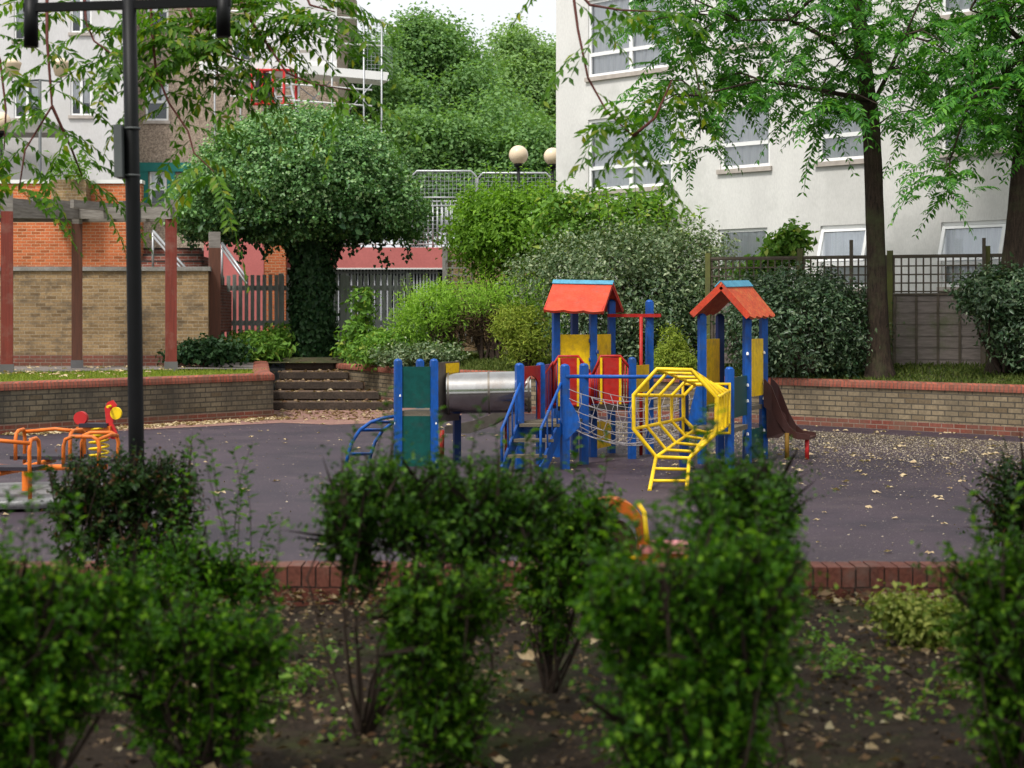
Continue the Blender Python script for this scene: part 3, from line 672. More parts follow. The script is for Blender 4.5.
mb.tube(q, .06, 6, closed=True)
for xx in (262, 273): mb.tube([P(xx, 70, 52.8), P(xx, 104, 52.8)], .04, 6)
q2 = [v+Vector((.25, .9, .1)) for v in q]; mb.tube(q2, .06, 6, closed=True)
for a, b in zip(q, q2): mb.tube([a, b], .05, 6)
part('frame', mb, M['metalred'], hoist)
part('control_box', MB().box(P(263, 86, 53.0), (.42, .3, .75)), M['seatboard'], hoist)
part('mast', MB().box((P(268, 0, 53.3).x, 53.3, (PZ+zat(104, 53.3))/2), (.25, .25, zat(104, 53.3)-PZ)), M['galv'], hoist)
lad = thing('ladder', 'silver ladder leaning against the scaffold beside the red hoist', 'ladder', P(287, 112, 52.9))
mb = MB(); a0, a1, b0, b1 = P(279, 112, 52.6), P(270, 72, 53.1), P(297, 112, 52.6), P(287, 70, 53.1)
foot0, foot1 = a0+(a0-a1)*1.6, b0+(b0-b1)*1.6
part('rail', MB().tube([foot0, a1], .045, 6), M['galv'], lad); part('rail', MB().tube([foot1, b1], .045, 6), M['galv'], lad)
for i in range(12): part('rung', MB().tube([foot0.lerp(a1, .04+i*.08), foot1.lerp(b1, .04+i*.08)], .03, 5), M['galv'], lad)
# old lamp standard in front of the white building
sl = thing('street_lamp', 'slim grey lamp standard with two arms in front of the white building', 'street lamp', G(40, 46, 1.0))
p = P(40, 80, 46); part('post', MB().tube([(p.x, 46, .9), p], .05, 8, .04), M['signgrey'], sl)
for x in (12, 61):
    e = P(x, 82, 46); part('arm', MB().tube([p, e, e+Vector((0, 0, .15))], .03, 6), M['signgrey'], sl)
    part('lantern', MB().lathe(e+Vector((0, 0, .12)), [(.04, 0), (.16, .05), (.24, .34), (.26, .38), (.1, .5), (.001, .52)], 12), M['globe'], sl)

# yellow and orange garden walls at left
yw = thing('garden_wall', 'yellow stock brick garden wall behind the pergola posts', 'brick wall', (-9, 37.5, .8))
xr = P(208, 0, 37.5).x
YW = [(-16, 37.45), (xr, 37.5), (xr-1.1, 46)]
part('brickwork', ribbon(YW, 0, .28, .8, 2.86), M['brick_yellow'], yw)
part('coping', ribbon(YW, -.05, .32, 2.86, 2.95), M['concrete'], yw)
part('base_course', ribbon(YW[:2], -.014, -.0005, .8, 1.06), M['brick_base'], yw)
ow = thing('garden_wall', 'bright orange brick wall rising behind the yellow garden wall', 'brick wall', (-11, 43, .8))
xo = P(141, 0, 43).x
part('brickwork', MB().box(((-17+xo)/2, 43.15, 3.0), (xo+17, .3, 4.3)), M['brick_orange'], ow)
part('coping', MB().box(((-17+xo)/2, 43.15, 5.20), (xo+17.06, .38, .09)), M['white'], ow)
pl_ = thing('planter', 'square brick planter with green plants on top of the orange wall', 'planter', P(72, 186, 42.8))
c = P(72, 200, 42.8)
part('plinth', MB().box((c.x, 42.72, c.z), (.85, .5, .95)), M['brick_yellow'], pl_)
foliage('plant_foliage', [(c.x, 42.7, c.z+.7, .4, .4, .4)], 30, 14, .12, .12, .05, LF['weed'], pl_)
# garden staircase up to the podium
gs = thing('garden_staircase', 'brown brick staircase rising to the podium behind the yellow wall', 'staircase', (P(172, 0, 42).x, 42, 2.4))
for i in range(7):
    z = 2.55+.175*i; Y = 40.9+.5*i; xl, xr2 = P(138, 0, Y).x, P(208-1.2*i, 0, Y).x
    part('step', MB().box(((xl+xr2)/2, Y+1.6-.25*i, z-.5-.045), (xr2-xl, 3.2-.5*i+.5, 1.0)), M['brick_red'], gs)
    part('nosing', MB().box(((xl+xr2)/2, Y-.15+.12, z-.02), (xr2-xl+.02, .32, .05)), M['darkwood'], gs)
for (xa, ya, xb, yb) in ((153, 231, 187, 270), (222, 243, 247, 279)):
    d = Vector((0, 0, -.12)); a, b = P(xa, ya, 41.5), P(xb, yb, 40.6)
    mb = MB().tube([a, b], .035, 6).tube([a+d, b+d], .03, 6).tube([a, (a.x, a.y, a.z-1.0)], .03, 6)
    part('handrail', mb, M['galv'], gs)

# picket fence
pf = thing('picket_fence', 'grey green picket fence behind the ivy tree', 'fence', (-5, 45, .9))
mb = MB(); xa, xb = P(217, 0, 45).x, P(408, 0, 45).x; n = int((xb-xa)/.15)
for i in range(n+1):
    x = xa+(xb-xa)*i/n; part('picket', MB().box((x, 44.94, 1.9+random.uniform(-.02, .02)), (.095, .022, 2.1)), M['fencegrey'], pf)
for z in (2.62, 1.72): part('rail', MB().box(((xa+xb)/2, 45.0, z), (xb-xa, .05, .13)), M['fencegrey'], pf)
for i in range(4): part('post', MB().box((xa+(xb-xa)*(i/3), 45.09, 1.9), (.12, .12, 2.2)), M['fencegrey'], pf)
# timber fence with trellis at right
FA, FB = P(742, 0, 32.9), P(1110, 0, 30.6); fdir = Vector((FB.x-FA.x, FB.y-FA.y, 0)).normalized()
ff = Facade((FA.x, FA.y, 0), fdir)
tf = thing('trellis_fence', 'timber panel fence topped with square trellis below the white block', 'fence', (FA.x, FA.y, 1.0))
fu = lambda x: next(u/100 for u in range(0, 2000) if (lambda q: 512+F*q.x/q.y)(ff.pt(u/100, 0)) >= x)
pu = [fu(800), fu(890), fu(987), fu(1092)]; pu = [pu[0]-1.75]+pu
for i, u in enumerate(pu): part('post', fbox(MB(), ff, u-.05, u+.05, .85, 3.08+(.06 if i % 2 else 0), -.05, .05), M['mosspost'], tf, 'green mossy fence post' if i == 2 else None)
for a, b in zip(pu, pu[1:]):
    a += .052; b -= .052
    mb = MB(); nb = 12
    for i in range(nb):
        z = 1.0+i*.105; fbox(mb, ff, a, b, z, z+.118, .012*(i % 2), .012*(i % 2)+.016)
    part('boards', mb, M['panelwood'], tf)
    mb = MB()
    for k in range(5): u = a+.04+(b-a-.08)*k/4; fbox(mb, ff, u-.022, u+.022, 1.0, 2.264, .031, .055)
    fbox(mb, ff, a, b, 2.262, 2.30, -.02, .06); part('battens', mb, M['trelliswood'], tf)
    mb = MB()
    for k in range(13): u = a+.02+(b-a-.04)*k/12; fbox(mb, ff, u-.014, u+.014, 2.303, 2.98, -.012, .008)
    for k in range(5): z = 2.33+.155*k; fbox(mb, ff, a, b, z-.013, z+.013, .009, .026)
    fbox(mb, ff, a, b, 2.96, 3.0, -.02, .036)
    part('trellis', mb, M['trelliswood'], tf)
for x in (852, 984):
    u = fu(x); part('stake', fbox(MB(), ff, u-.03, u+.03, 1.0, 3.28, .06, .11), M['trelliswood'], tf)
ts = thing('garden_trellis', 'small square trellis panel between the pink fascia and the bright green shrub', 'trellis', P(458, 285, 46.8))
mb = MB(); xa, xb = P(446, 0, 46.8).x, P(472, 0, 46.8).x
for k in range(5): mb.box((xa+(xb-xa)*k/4, 46.8, 2.3), (.045, .03, 2.2))
part('uprights', mb, M['concrete'], ts); mb = MB()
for k in range(8): mb.box(((xa+xb)/2, 46.77, 3.38-.19*k), (xb-xa, .03, .04))
part('slats', mb, M['concrete'], ts)

# pergola
pg = thing('pergola', 'weathered timber pergola of red stained posts and grey beams on the lawn', 'pergola', (-9, 34, .8))
posts = [(7, 33.0, 372, 193, .22, 'pergola'), (77, 36.2, 364, 207, .22, 'pergolaold'), (171, 35.0, 364, 200, .22, 'pergola'), (214.5, 38.2, 356, 232, .24, 'pergolaold')]
for x, Y, yb, yt, w, mk in posts:
    b = P(x, yb, Y); zt = zat(yt, Y); zb = .78
    r_ = part('post', MB().box((b.x, Y, (zb+.2+zt-.35)/2), (w, w, zt-.35-zb-.2), .25), M[mk], pg)
    part('post_top', MB().box((b.x, Y, zt-.175), (w-.004, w-.004, .35), .25), M['greybeam'], r_)
    part('post_foot', MB().box((b.x, Y, zb+.1), (w+.03, w+.03, .2), .25), M['redfoot'], r_)
def beam(a, b, w, h): part('beam', MB().bar(a, b, w, h), M['greybeam'], pg)
beam(P(-60, 211, 32.2), P(79, 213, 36.05), .09, .24); beam(P(77, 213, 36.05), P(172, 213, 34.85), .09, .24)
beam(P(-60, 217, 32.5), P(79, 217, 36.4), .09, .2); beam(P(77, 217, 36.4), P(172, 217, 35.2), .09, .2)
for x, y in ((20, 203), (58, 204), (98, 206), (146, 207)):
    Y = 34.4 if x < 40 else 35.4; c = P(x, y, Y); part('rafter', MB().bar((c.x-.35, Y-.7, c.z), (c.x+.4, Y+.9, c.z), .09, .16), M['greybeam'], pg)
# ------------------------------------------------------------------ climbing frame (one connected unit)
cf = thing('playground_climber', 'multicoloured climbing frame with two red roofed towers, steel tunnel and yellow cage', 'climbing frame', (1.2, 22, 0))
def rpost(x, Y, z0, z1, m='blue', w=.088, label=None):
    q = G(x, Y); return part('post', MB().box((q.x, Y, (z0+z1)/2), (w, w, z1-z0), .28).lathe((q.x, Y, z1), [(w*.55, 0), (w*.45, .02), (.001, .03)], 10), M[m], cf, label)
def panel(name, pts, th, m, parent=None, label=None):
    pts = [Vector(p) for p in pts]; n = (pts[1]-pts[0]).cross(pts[2]-pts[0]).normalized()
    return part(name, MB().slab([p-n*th/2 for p in pts], n*th), M[m], parent or cf, label)
def wallpanel(name, a, b, z0, z1, m, th=.02, inset=.045, label=None):
    a, b = Vector((a.x, a.y, 0)), Vector((b.x, b.y, 0)); d = (b-a).normalized(); a = a+d*inset; b = b-d*inset
    return panel(name, [(a.x, a.y, z0), (b.x, b.y, z0), (b.x, b.y, z1), (a.x, a.y, z1)], th, m, None, label)
def bolts(p, pts, out=(0, -1, 0)):
    for q in pts: part('bolt', MB().lathe((q[0], q[1], q[2]), [(.018, -.02), (.018, .0), (.010, .016), (.001, .018)], 8), M['upvc'], p)
def deck(pts, z, th=.06):
    return part('deck', MB().prism([(p.x, p.y) for p in pts], z-th, z), M['wood'], cf)

# left platform
a, b, c, d = G(398, 21.6), G(434, 21.6), G(418, 22.35), G(457, 22.35)
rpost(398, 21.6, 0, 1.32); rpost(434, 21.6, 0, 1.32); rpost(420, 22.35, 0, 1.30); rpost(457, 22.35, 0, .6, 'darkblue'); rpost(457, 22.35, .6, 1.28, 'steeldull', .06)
lp = wallpanel('side_panel', a, b, .02, .64, 'green', .022); bolts(lp, [(G(x, 21.6).x, 21.575, z) for x in (396, 436) for z in (.08, .56)])
up = wallpanel('side_panel', a, b, .74, 1.25, 'green', .022); bolts(up, [(G(x, 21.6).x, 21.575, z) for x in (400,) for z in (.9,)])
deck([a, b, d, c], .70)
for z0, z1 in ((.55, 1.30),):
    A_, B_ = G(437, 21.68), G(459, 22.33)
    pl = panel('tunnel_plate', [(A_.x, A_.y, z0), (B_.x, B_.y, z0), (B_.x, B_.y, z1), (A_.x, A_.y, z1)], .02, 'steeldull')
    dd = (B_-A_).normalized(); o = Vector((dd.y, -dd.x, 0))*.014; q0 = A_.lerp(B_, .35)+o; q1 = A_.lerp(B_, .95)+o
    part('window_square', MB().slab([(q0.x, q0.y, 1.16), (q1.x, q1.y, 1.16), (q1.x, q1.y, 1.28), (q0.x, q0.y, 1.28)], o*.3), M['yellow'], pl)
# steel tunnel
def ring_tube(A_, B_, r, n=40, th=.012):
    mb = MB(); ax = (B_-A_).normalized(); u = ax.cross(Vector((0, 0, 1))).normalized(); w = u.cross(ax)*-1
    for rr, flip in ((r, 0), (r-th, 1)):
        vs = [q+u*rr*math.cos(2*math.pi*k/n)+w*rr*math.sin(2*math.pi*k/n) for q in (A_, B_) for k in range(n)]
        fs = [(k, (k+1) % n, n+(k+1) % n, n+k) for k in range(n)]
        mb.add(vs, [f[::-1] if flip else f for f in fs], True)
    return mb
TA, TB = P(447, 393.5, 22.0), P(531, 391.5, 22.0)
tt = part('tunnel_tube', ring_tube(TA, TB, .26), M['steel'], cf)
for f_ in (.02, .5, .97):
    q = TA.lerp(TB, f_); part('tunnel_band', ring_tube(q-(TB-TA)*.012, q+(TB-TA)*.012, .268), M['steeldull'], tt)
# arched climbing ladder
al = []
for off in ((0, 21.72), (23, 22.4)):
    k = 1 if off[0] == 0 else .97
    pts = [P(x+off[0]*1.0, y, off[1]) for x, y in ((396, 416), (384, 418), (371, 422), (360, 430), (352, 442), (348, 454), (346, 466 if off[0] == 0 else 463))]
    al.append(pts)
lad2 = part('arch_ladder', MB().tube(al[0], .022, 8), M['blue'], cf); part('rail', MB().tube(al[1], .022, 8), M['blue'], lad2)
for i in (2, 3, 5): part('rung', MB().tube([al[0][i], al[1][i]], .02, 8), M['blue'], lad2)
# small steel slide behind the tunnel
def slide(path, w, hs, m, wdir):
    """trough: path points, width vector, side heights"""
    wv = Vector(wdir).normalized()*w; mb = MB(); n = len(path); vs = []
    for p, h in zip(path, hs):
        p = Vector(p); vs += [p+Vector((0, 0, h)), p, p+wv, p+wv+Vector((0, 0, h)), p+wv*1.06+Vector((0, 0, h)), p+wv*1.06-Vector((0, 0, .03)), p-wv*.06-Vector((0, 0, .03)), p-wv*.06+Vector((0, 0, h))]
    for i in range(n-1):
        for k in range(8): k2 = (k+1) % 8; mb.f.append([i*8+k, (i+1)*8+k, (i+1)*8+k2, i*8+k2]); mb.sm.append(False)
    mb.v += [tuple(v) for v in vs]; mb.f += [list(range(8)), list(range((n-1)*8, n*8))[::-1]]; mb.sm += [False]*2
    return part('slide', mb, m, cf)
s1 = slide([P(522, 406, 22.9), P(508, 413, 22.9), P(490, 424, 22.9), P(470, 431, 22.9), P(445, 431, 22.9)], .42, [.2, .14, .12, .12, .06], M['steeldull'], (.2, 1, 0))
part('slide_leg', MB().tube([P(442, 430, 23.0), (G(442, 23.0).x, 23.0, 0)], .03, 8), M['red'], s1)
part('slide_leg', MB().tube([P(507, 415, 23.1), (G(507, 23.1).x, 23.1, 0)], .03, 8), M['red'], s1)

# stairs platform
e, f, g, h = G(519.5, 21.5), G(540.5, 22.15), G(565, 21.5), G(584, 22.15)
rpost(519.5, 21.5, 0, 1.27, w=.095); rpost(540.5, 22.15, 0, 1.26, w=.095); rpost(565, 21.45, 0, 1.26, w=.095); rpost(584, 22.15, 0, 1.25, w=.095)
SZ = .58
deck([e, g, h, f], SZ)
part('deck_beam', MB().bar(e+Vector((0, 0, SZ-.1)), g+Vector((0, 0, SZ-.1)), .03, .12).bar(g+Vector((0, 0, SZ-.1)), h+Vector((0, 0, SZ-.1)), .03, .12), M['blue'], cf)
# entry panel with arched mouth between e and f
dd = (f-e).normalized(); L_ = (f-e).length; nrm = Vector((dd.y, -dd.x, 0))
def ep(t, z): q = e+dd*(.05+t*(L_-.1)); return Vector((q.x, q.y, z))
pts = [ep(0, SZ), ep(.1, SZ)]+[ep(.5-.4*math.cos(math.pi*i/10), .98+.15*math.sin(math.pi*i/10)) for i in range(11)]+[ep(.9, SZ), ep(1, SZ), ep(1, 1.25), ep(0, 1.25)]
mb = MB(); off = nrm*.02; n = len(pts)
# strip the arch panel into quads so the opening stays open
top = [ep(.5-.4*math.cos(math.pi*i/10), 1.25) for i in range(11)]; arc = pts[2:13]
for i in range(10): mb.slab([arc[i], arc[i+1], top[i+1], top[i]], off)
mb.slab([ep(0, SZ), ep(.1, SZ), ep(.1, 1.25), ep(0, 1.25)], off).slab([ep(.9, SZ), ep(1, SZ), ep(1, 1.25), ep(.9, 1.25)], off)
part('arch_panel', mb, M['red'], cf, 'dark red panel with an arched tunnel mouth')
# gusset + stringers, treads, handrails
ga = G(565, 21.45); part('gusset', MB().slab([(ga.x, 21.4, .95), (ga.x+.18, 21.4, .62), (ga.x+.18, 21.4, .52), (ga.x-.02, 21.4, .32)], (0, .03, 0)), M['blue'], cf)
sl0, sl1 = Vector((*P(503, 0, 20.95).xy, .02)), Vector((*P(520.5, 0, 21.42).xy, .55))
sr0, sr1 = Vector((*P(542, 0, 20.95).xy, .02)), Vector((*P(561, 0, 21.42).xy, .55))
stair = part('stair_stringer', MB().bar(sl0, sl1, .03, .16), M['blue'], cf); part('stair_stringer', MB().bar(sr0, sr1, .03, .16), M['blue'], cf)
for t in (.26, .6, .93):
    p, q = sl0.lerp(sl1, t), sr0.lerp(sr1, t); mb = MB(); dz = Vector((0, 0, .03))
    mb.bar(p+dz, q+dz, .2, .035); part('tread', mb, M['wood'], stair)
for (p0, p1, xs) in ((sl0, sl1, 0), (sr0, sr1, 0)):
    r0, r1 = p0+Vector((-.015, 0, .50)), p1+Vector((0, 0, .50))
    mb = MB().tube([p0+Vector((-.015, 0, .02)), r0, r1], .018, 8)
    for t in (.3, .55, .8):
        mb.tube([p0.lerp(p1, t)+Vector((0, 0, .03)), r0.lerp(r1, t)], .012, 6)
    part('handrail', mb, M['blue'], stair)

# left tower (tower one)
A1, C1, B1, D1 = G(556, 23.3), G(593, 23.3), G(574.5, 24.0), G(611.5, 24.0)
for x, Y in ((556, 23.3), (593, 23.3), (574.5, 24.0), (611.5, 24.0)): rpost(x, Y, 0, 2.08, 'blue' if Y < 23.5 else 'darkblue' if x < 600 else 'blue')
deck([A1, C1, D1, B1], .68)
wallpanel('tower_panel', A1, C1, 1.0, 1.63, 'yellow'); wallpanel('tower_panel', C1, D1, .72, 1.63, 'yellow'); wallpanel('tower_panel', B1, D1, .72, 1.0, 'yellow')
wallpanel('tower_panel', C1, D1, .1, .46, 'yellow'); wallpanel('tower_panel', A1, C1, .74, .99, 'red')
for x, z in ((558.5, 1.3), (590.5, 1.3), (590.5, 1.55), (597, 1.4)): part('bolt', MB().lathe((G(x, 23.27).x, 23.27, z), [(.025, -.025), (.025, .02), (.001, .026)], 8), M['darkblue'], cf)
def roof(ra, rb, ea, eb, ea2, eb2, scall, m, capm='ridgeblue', th=.035):
    """two pitched slopes (ridge ra-rb, eaves ea-eb and ea2-eb2), scalloped eaves, ridge cap"""
    rt = None
    for (x0, x1) in ((ea, eb), (ea2, eb2)):
        ra_, rb_, x0, x1 = Vector(ra), Vector(rb), Vector(x0), Vector(x1)
        n = (rb_-ra_).cross(x0-ra_).normalized()
        if n.z < 0: n = -n
        K = 36; low = []; dn = (x0-ra_).normalized()
        for i in range(K+1):
            t = i/K; s_ = abs(math.sin(math.pi*t*scall)); low.append(x0.lerp(x1, t)+dn*(.035*s_))
        # quads from ridge to the wavy eave
        mb = MB()
        for i in range(K):
            p, q = ra_.lerp(rb_, i/K), ra_.lerp(rb_, (i+1)/K)
            mb.add([p, q, low[i+1], low[i]]+[v-n*th for v in (p, q, low[i+1], low[i])], [(0, 1, 2, 3), (7, 6, 5, 4), (2, 6, 7, 3)]+([(0, 3, 7, 4)] if i == 0 else [])+([(1, 5, 6, 2)] if i == K-1 else []))
        s = part('roof_slope', mb, M[m], rt or cf) if rt is None else part('roof_slope', mb, M[m], cf)
        rt = rt or s
        u = n*.004; k = dn*.10
        part('ridge_cap', MB().slab([ra_+u-(rb_-ra_).normalized()*.01, rb_+u+(rb_-ra_).normalized()*.01, rb_+u+k+(rb_-ra_).normalized()*.01, ra_+u+k-(rb_-ra_).normalized()*.01], n*.012), M[capm], s)
ra, rb = P(554, 280.5, 23.65), P(613, 281.5, 23.65)
roof(ra, rb, P(543.5, 309, 23.02), P(603.5, 311, 23.02), P(565, 308, 24.28), P(623.5, 309.5, 24.28), 3, 'roofred')
for x in (0.02, .98):     # gable boards
    p = ra.lerp(rb, x); mb = MB().bar(p+Vector((0, 0, -.05)), P(543.5, 309, 23.02).lerp(P(603.5, 311, 23.02), x)+Vector((0, .03, -.02)), .02, .07).bar(p+Vector((0, 0, -.05)), P(565, 308, 24.28).lerp(P(623.5, 309.5, 24.28), x)+Vector((0, -.03, -.02)), .02, .07)
    part('gable_board', mb, M['red'], cf)
# hump bridge sides in red with yellow posts
def hump(x0, x1, x2, x3, Y, zl, zt, zb, label=None):
    p = [G(x1, Y), G(x2, Y)]; pnl = panel('bridge_panel', [(p[0].x, Y, zb), (p[1].x, Y, zb), (p[1].x, Y, zt), (p[0].x, Y, zt)], .025, 'red')
    r = [Vector((*G(x0, Y).xy, zl)), Vector((*G(x1, Y).xy, zt+.02)), Vector((*G(x2, Y).xy, zt+.02)), Vector((*G(x3, Y).xy, zl+.06))]
    mb = MB().tube(r, .02, 8).tube([q-Vector((0, 0, (q.z-zb-.02))) for q in r], .018, 8)
    for i in range(1, 5):
        for (s_, t_) in ((r[0], r[1]), (r[2], r[3])):
            q = s_.lerp(t_, i/5); mb.tube([q, (q.x, q.y, zb)], .011, 6)
    for q in (r[0], r[3]): mb.tube([q, (q.x, q.y, zb)], .018, 8)
    part('bridge_rail', mb, M['red'], pnl)
    for q in (r[1], r[2]): part('bridge_strip', MB().box((q.x, Y-.028, (zb+zt)/2), (.03, .028, zt-zb)), M['yellow'], pnl)
hump(546, 559, 578, 590, 22.85, 1.08, 1.33, .70); hump(592, 601, 620, 633, 23.0, 1.08, 1.33, .72)
fdk = [G(556, 22.85), G(590, 22.85), G(633, 23.05), G(630, 23.3), G(560, 23.2)]
part('bridge_deck', MB().prism([(q.x, q.y) for q in fdk], .64, .70), M['darkwood'], cf)
wallpanel('side_panel', f, G(556, 23.2), .66, 1.25, 'purple', label='small purple side panel')
mb = MB(); p0, p1 = Vector((*f.xy, .62)), Vector((*G(553, 22.9).xy, .75))
for i in range(5): q = p0.lerp(p1, i/4); mb.tube([q, q+Vector((0, 0, .46))], .011, 6)
mb.tube([p0, p1], .016, 6).tube([p0+Vector((0, 0, .46)), p1+Vector((0, 0, .52))], .016, 6); part('bridge_rail', mb, M['red'], cf)
# fire pole bay
rpost(632, 23.0, 0, 1.31); rpost(649.5, 23.8, 0, 2.07)
wallpanel('side_panel', G(633, 23.05), G(649.5, 23.75), .86, 1.22, 'yellow')
pole = part('fire_pole', MB().tube([(G(641, 23.6).x, 23.6, 0), (G(641, 23.6).x, 23.6, 1.87)], .024, 10), M['red'], cf)
part('pole_arm', MB().bar(P(608, 315.5, 23.9), P(661, 315.5, 23.7), .06, .045), M['red'], pole)

# right tower (tower two) with its front step platform
A2, C2, B2, D2 = G(702, 22.2), G(747, 22.3), G(720, 22.95), G(763.5, 23.05); K2, E2 = G(684, 21.25), G(729.5, 21.25)
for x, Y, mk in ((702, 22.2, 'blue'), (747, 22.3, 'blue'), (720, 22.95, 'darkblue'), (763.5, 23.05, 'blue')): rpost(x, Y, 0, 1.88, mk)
rpost(684, 21.25, 0, 1.2, 'darkblue'); rpost(729.5, 21.25, 0, 1.23)
deck([A2, C2, D2, B2], .72); deck([K2, E2, C2+Vector((0, -.06, 0)), A2+Vector((0, -.06, 0))], .5)
wallpanel('tower_panel', A2, B2, .74, 1.58, 'yellow'); wallpanel('tower_panel', C2, D2, .84, 1.58, 'yellow')
wallpanel('side_panel', E2, C2, .62, 1.12, 'green'); gp = wallpanel('side_panel', C2, D2, .04, .42, 'green')
bolts(gp, [(G(x, Y).x, Y-.05, z) for x, Y in ((747, 22.28), (763.5, 23.02)) for z in (.1, .38, .8, 1.0, 1.4)])
part('gusset', MB().slab([(A2.x-.06, 22.14, 1.05), (A2.x-.20, 22.14, .5), (A2.x-.0, 22.14, .5), (A2.x, 22.14, 1.1)], (0, .04, 0)), M['blue'], cf)
roof(P(721, 281.5, 22.05), P(747.5, 281, 23.15), P(690, 314, 22.05), P(716, 311, 23.15), P(750, 316, 22.05), P(775, 314.5, 23.15), 4, 'roofred_worn')
pa = P(721, 283, 22.03)
for q in (P(691.5, 315, 22.03), P(748.5, 317, 22.03)): part('gable_board', MB().bar(pa+Vector((0, 0, -.04)), q, .025, .075), M['roofred'], cf)
# brown slide to the right
s2 = slide([P(764, 404, 22.95), P(772, 411, 22.95), P(783, 427, 22.9), P(790, 434, 22.9), P(797, 437, 22.85), P(810, 437.5, 22.85)], .45, [.34, .32, .16, .09, .06, .04], M['slidebrown'], (.35, 1, 0))
sp_ = [P(766, 388, 22.93), P(771, 397, 22.93), P(779, 407, 22.9), P(786, 415, 22.9), P(788, 431, 22.9), P(779, 438, 22.9), P(767, 438, 22.93)]
part('slide_guard', MB().slab(sp_, (0, .02, 0)), M['slidebrown'], s2)
part('slide_leg', MB().tube([P(807, 437, 22.9), (G(807, 22.9).x, 22.9, 0)], .028, 8), M['metalred'], s2)
part('slide_leg', MB().tube([P(787, 433, 22.88), (G(787, 22.88).x, 22.88, 0)], .03, 8), M['rust'], s2)

# rope bridge with blue hand bars
part('hand_bar', MB().tube([P(566, 376.5, 21.42), P(685, 377, 21.2)], .024, 10), M['blue'], cf)
part('hand_bar', MB().tube([P(585, 376.5, 22.1), P(702, 377, 22.12)], .024, 10), M['blue'], cf)
mb = MB(); sides = ((G(567, 21.42), G(684, 21.25)), (G(586, 22.12), G(701, 22.15)))
def rp(s_, t, hgt):
    A_, B_ = sides[s_]; p = A_.lerp(B_, t); z = .54+hgt*.56-(.06+.16*(1-hgt*.5))*4*t*(1-t); return Vector((p.x, p.y, z))
for s_ in (0, 1):
    for hgt in (0, .2, .4, .6, .8): mb.tube([rp(s_, i/14, hgt) for i in range(15)], .005, 5)
    for i in range(1, 9): t = i/9; mb.tube([rp(s_, t+.02*math.sin(j*2+i), .8*j/4) for j in range(5)], .0045, 5)
for i in range(1, 10): t = i/10; mb.tube([rp(0, t, 0), rp(0, t, 0).lerp(rp(1, t, 0), .5)-Vector((0, 0, .05)), rp(1, t, 0)], .0065, 5)
for k in (.33, .66): mb.tube([rp(0, i/14, 0).lerp(rp(1, i/14, 0), k)-Vector((0, 0, .045)) for i in range(15)], .0065, 5)
part('rope_net', mb, M['rope'], cf)

# yellow octagonal cage tunnel, tapering to the platform
near = [(657.1, 369), (691.3, 370), (717, 397.5), (716, 433.5), (689.3, 458.4), (656.1, 457), (633.7, 429), (633.7, 395)]
far = [(695, 384.5), (714, 384.5), (729, 391.5), (729, 424), (708, 433), (694.5, 430), (683.5, 418.5), (683.5, 396)]
NY, FY = 19.85, 21.15; rings = 5
nv = [P(x, y, NY) for x, y in near]; fv = [P(x, y, FY) for x, y in far]
mb = MB()
for i in range(rings): t = i/(rings-1); t = t if t < 1 else 1; mb.tube([a_.lerp(b_, t) for a_, b_ in zip(nv, fv)], .02 if 0 < i < rings-1 else .024, 8, closed=True)
for a_, b_ in zip(nv, fv): mb.tube([a_, b_], .02, 8)
cage = part('cage_tunnel', mb, M['yellowtube'], cf)
mb = MB()
lq = [P(649.5, 495, 18.75), P(686.5, 492, 18.8)]; lq[0].z = lq[1].z = 0
mb.tube([nv[5], lq[0]], .022, 8).tube([nv[4], lq[1]], .022, 8)
for t in (.36, .72): mb.tube([nv[5].lerp(lq[0], t), nv[4].lerp(lq[1], t)], .018, 8)
part('cage_ladder', mb, M['yellowtube'], cage)
for i in range(5): t = i/5; part('cage_bar', MB().bar(nv[2].lerp(fv[2], t), nv[3].lerp(fv[3], t), .05, .02), M['yellowtube'], cage)
fr_ = [P(x, y, 21.18) for x, y in ((683, 384), (729.5, 384), (729.5, 433), (683, 433))]
part('cage_frame', MB().tube(fr_, .024, 8, closed=True), M['yellowtube'], cage)

# ------------------------------------------------------------------ roundabout
rc = G(27, 17.6)
rb_ = thing('roundabout', 'orange framed playground roundabout with dark seats on a grey disc', 'roundabout', rc)
part('platform', MB().lathe(rc, [(.96, .03), (.98, .06), (.98, .1), (.95, .115), (.001, .115)], 48), M['tread'], rb_)
part('hub', MB().lathe(rc, [(.05, 0), (.05, .34), (.04, .38), (.001, .40)], 20), M['orange'], rb_)
for k in range(4):
    an = math.radians(-4+90*k); R_ = Matrix.Rotation(an, 4, 'Z')
    def W(x, y, z): return rc+R_ @ Vector((x, y, z))
    seat = part('seat', MB().hexa([W(.5, -.36, .385), W(.82, -.36, .385), W(.82, .36, .385), W(.5, .36, .385)], [W(.5, -.36, .42), W(.82, -.36, .42), W(.82, .36, .42), W(.5, .36, .42)]), M['seatboard'], rb_)
    mb = MB()
    for y in (-.4, .4):
        mb.tube([W(.82, y*.8, .11), W(.84, y*.8, .58), W(.82, y*.8, .65), W(.77, y*.78, .68), W(.56, y*.72, .68), W(.49, y*.72, .65), W(.47, y*.72, .58), W(.47, y*.72, .38)], .02, 8)
    mb.tube([W(.83, -.32, .65), W(.86, 0, .68), W(.83, .32, .65)], .02, 8)
    part('frame', mb, M['orange'], rb_)
    part('arm', MB().tube([W(.05, 0, .345), W(.82, 0, .36)], .03, 8), M['orange'], rb_)
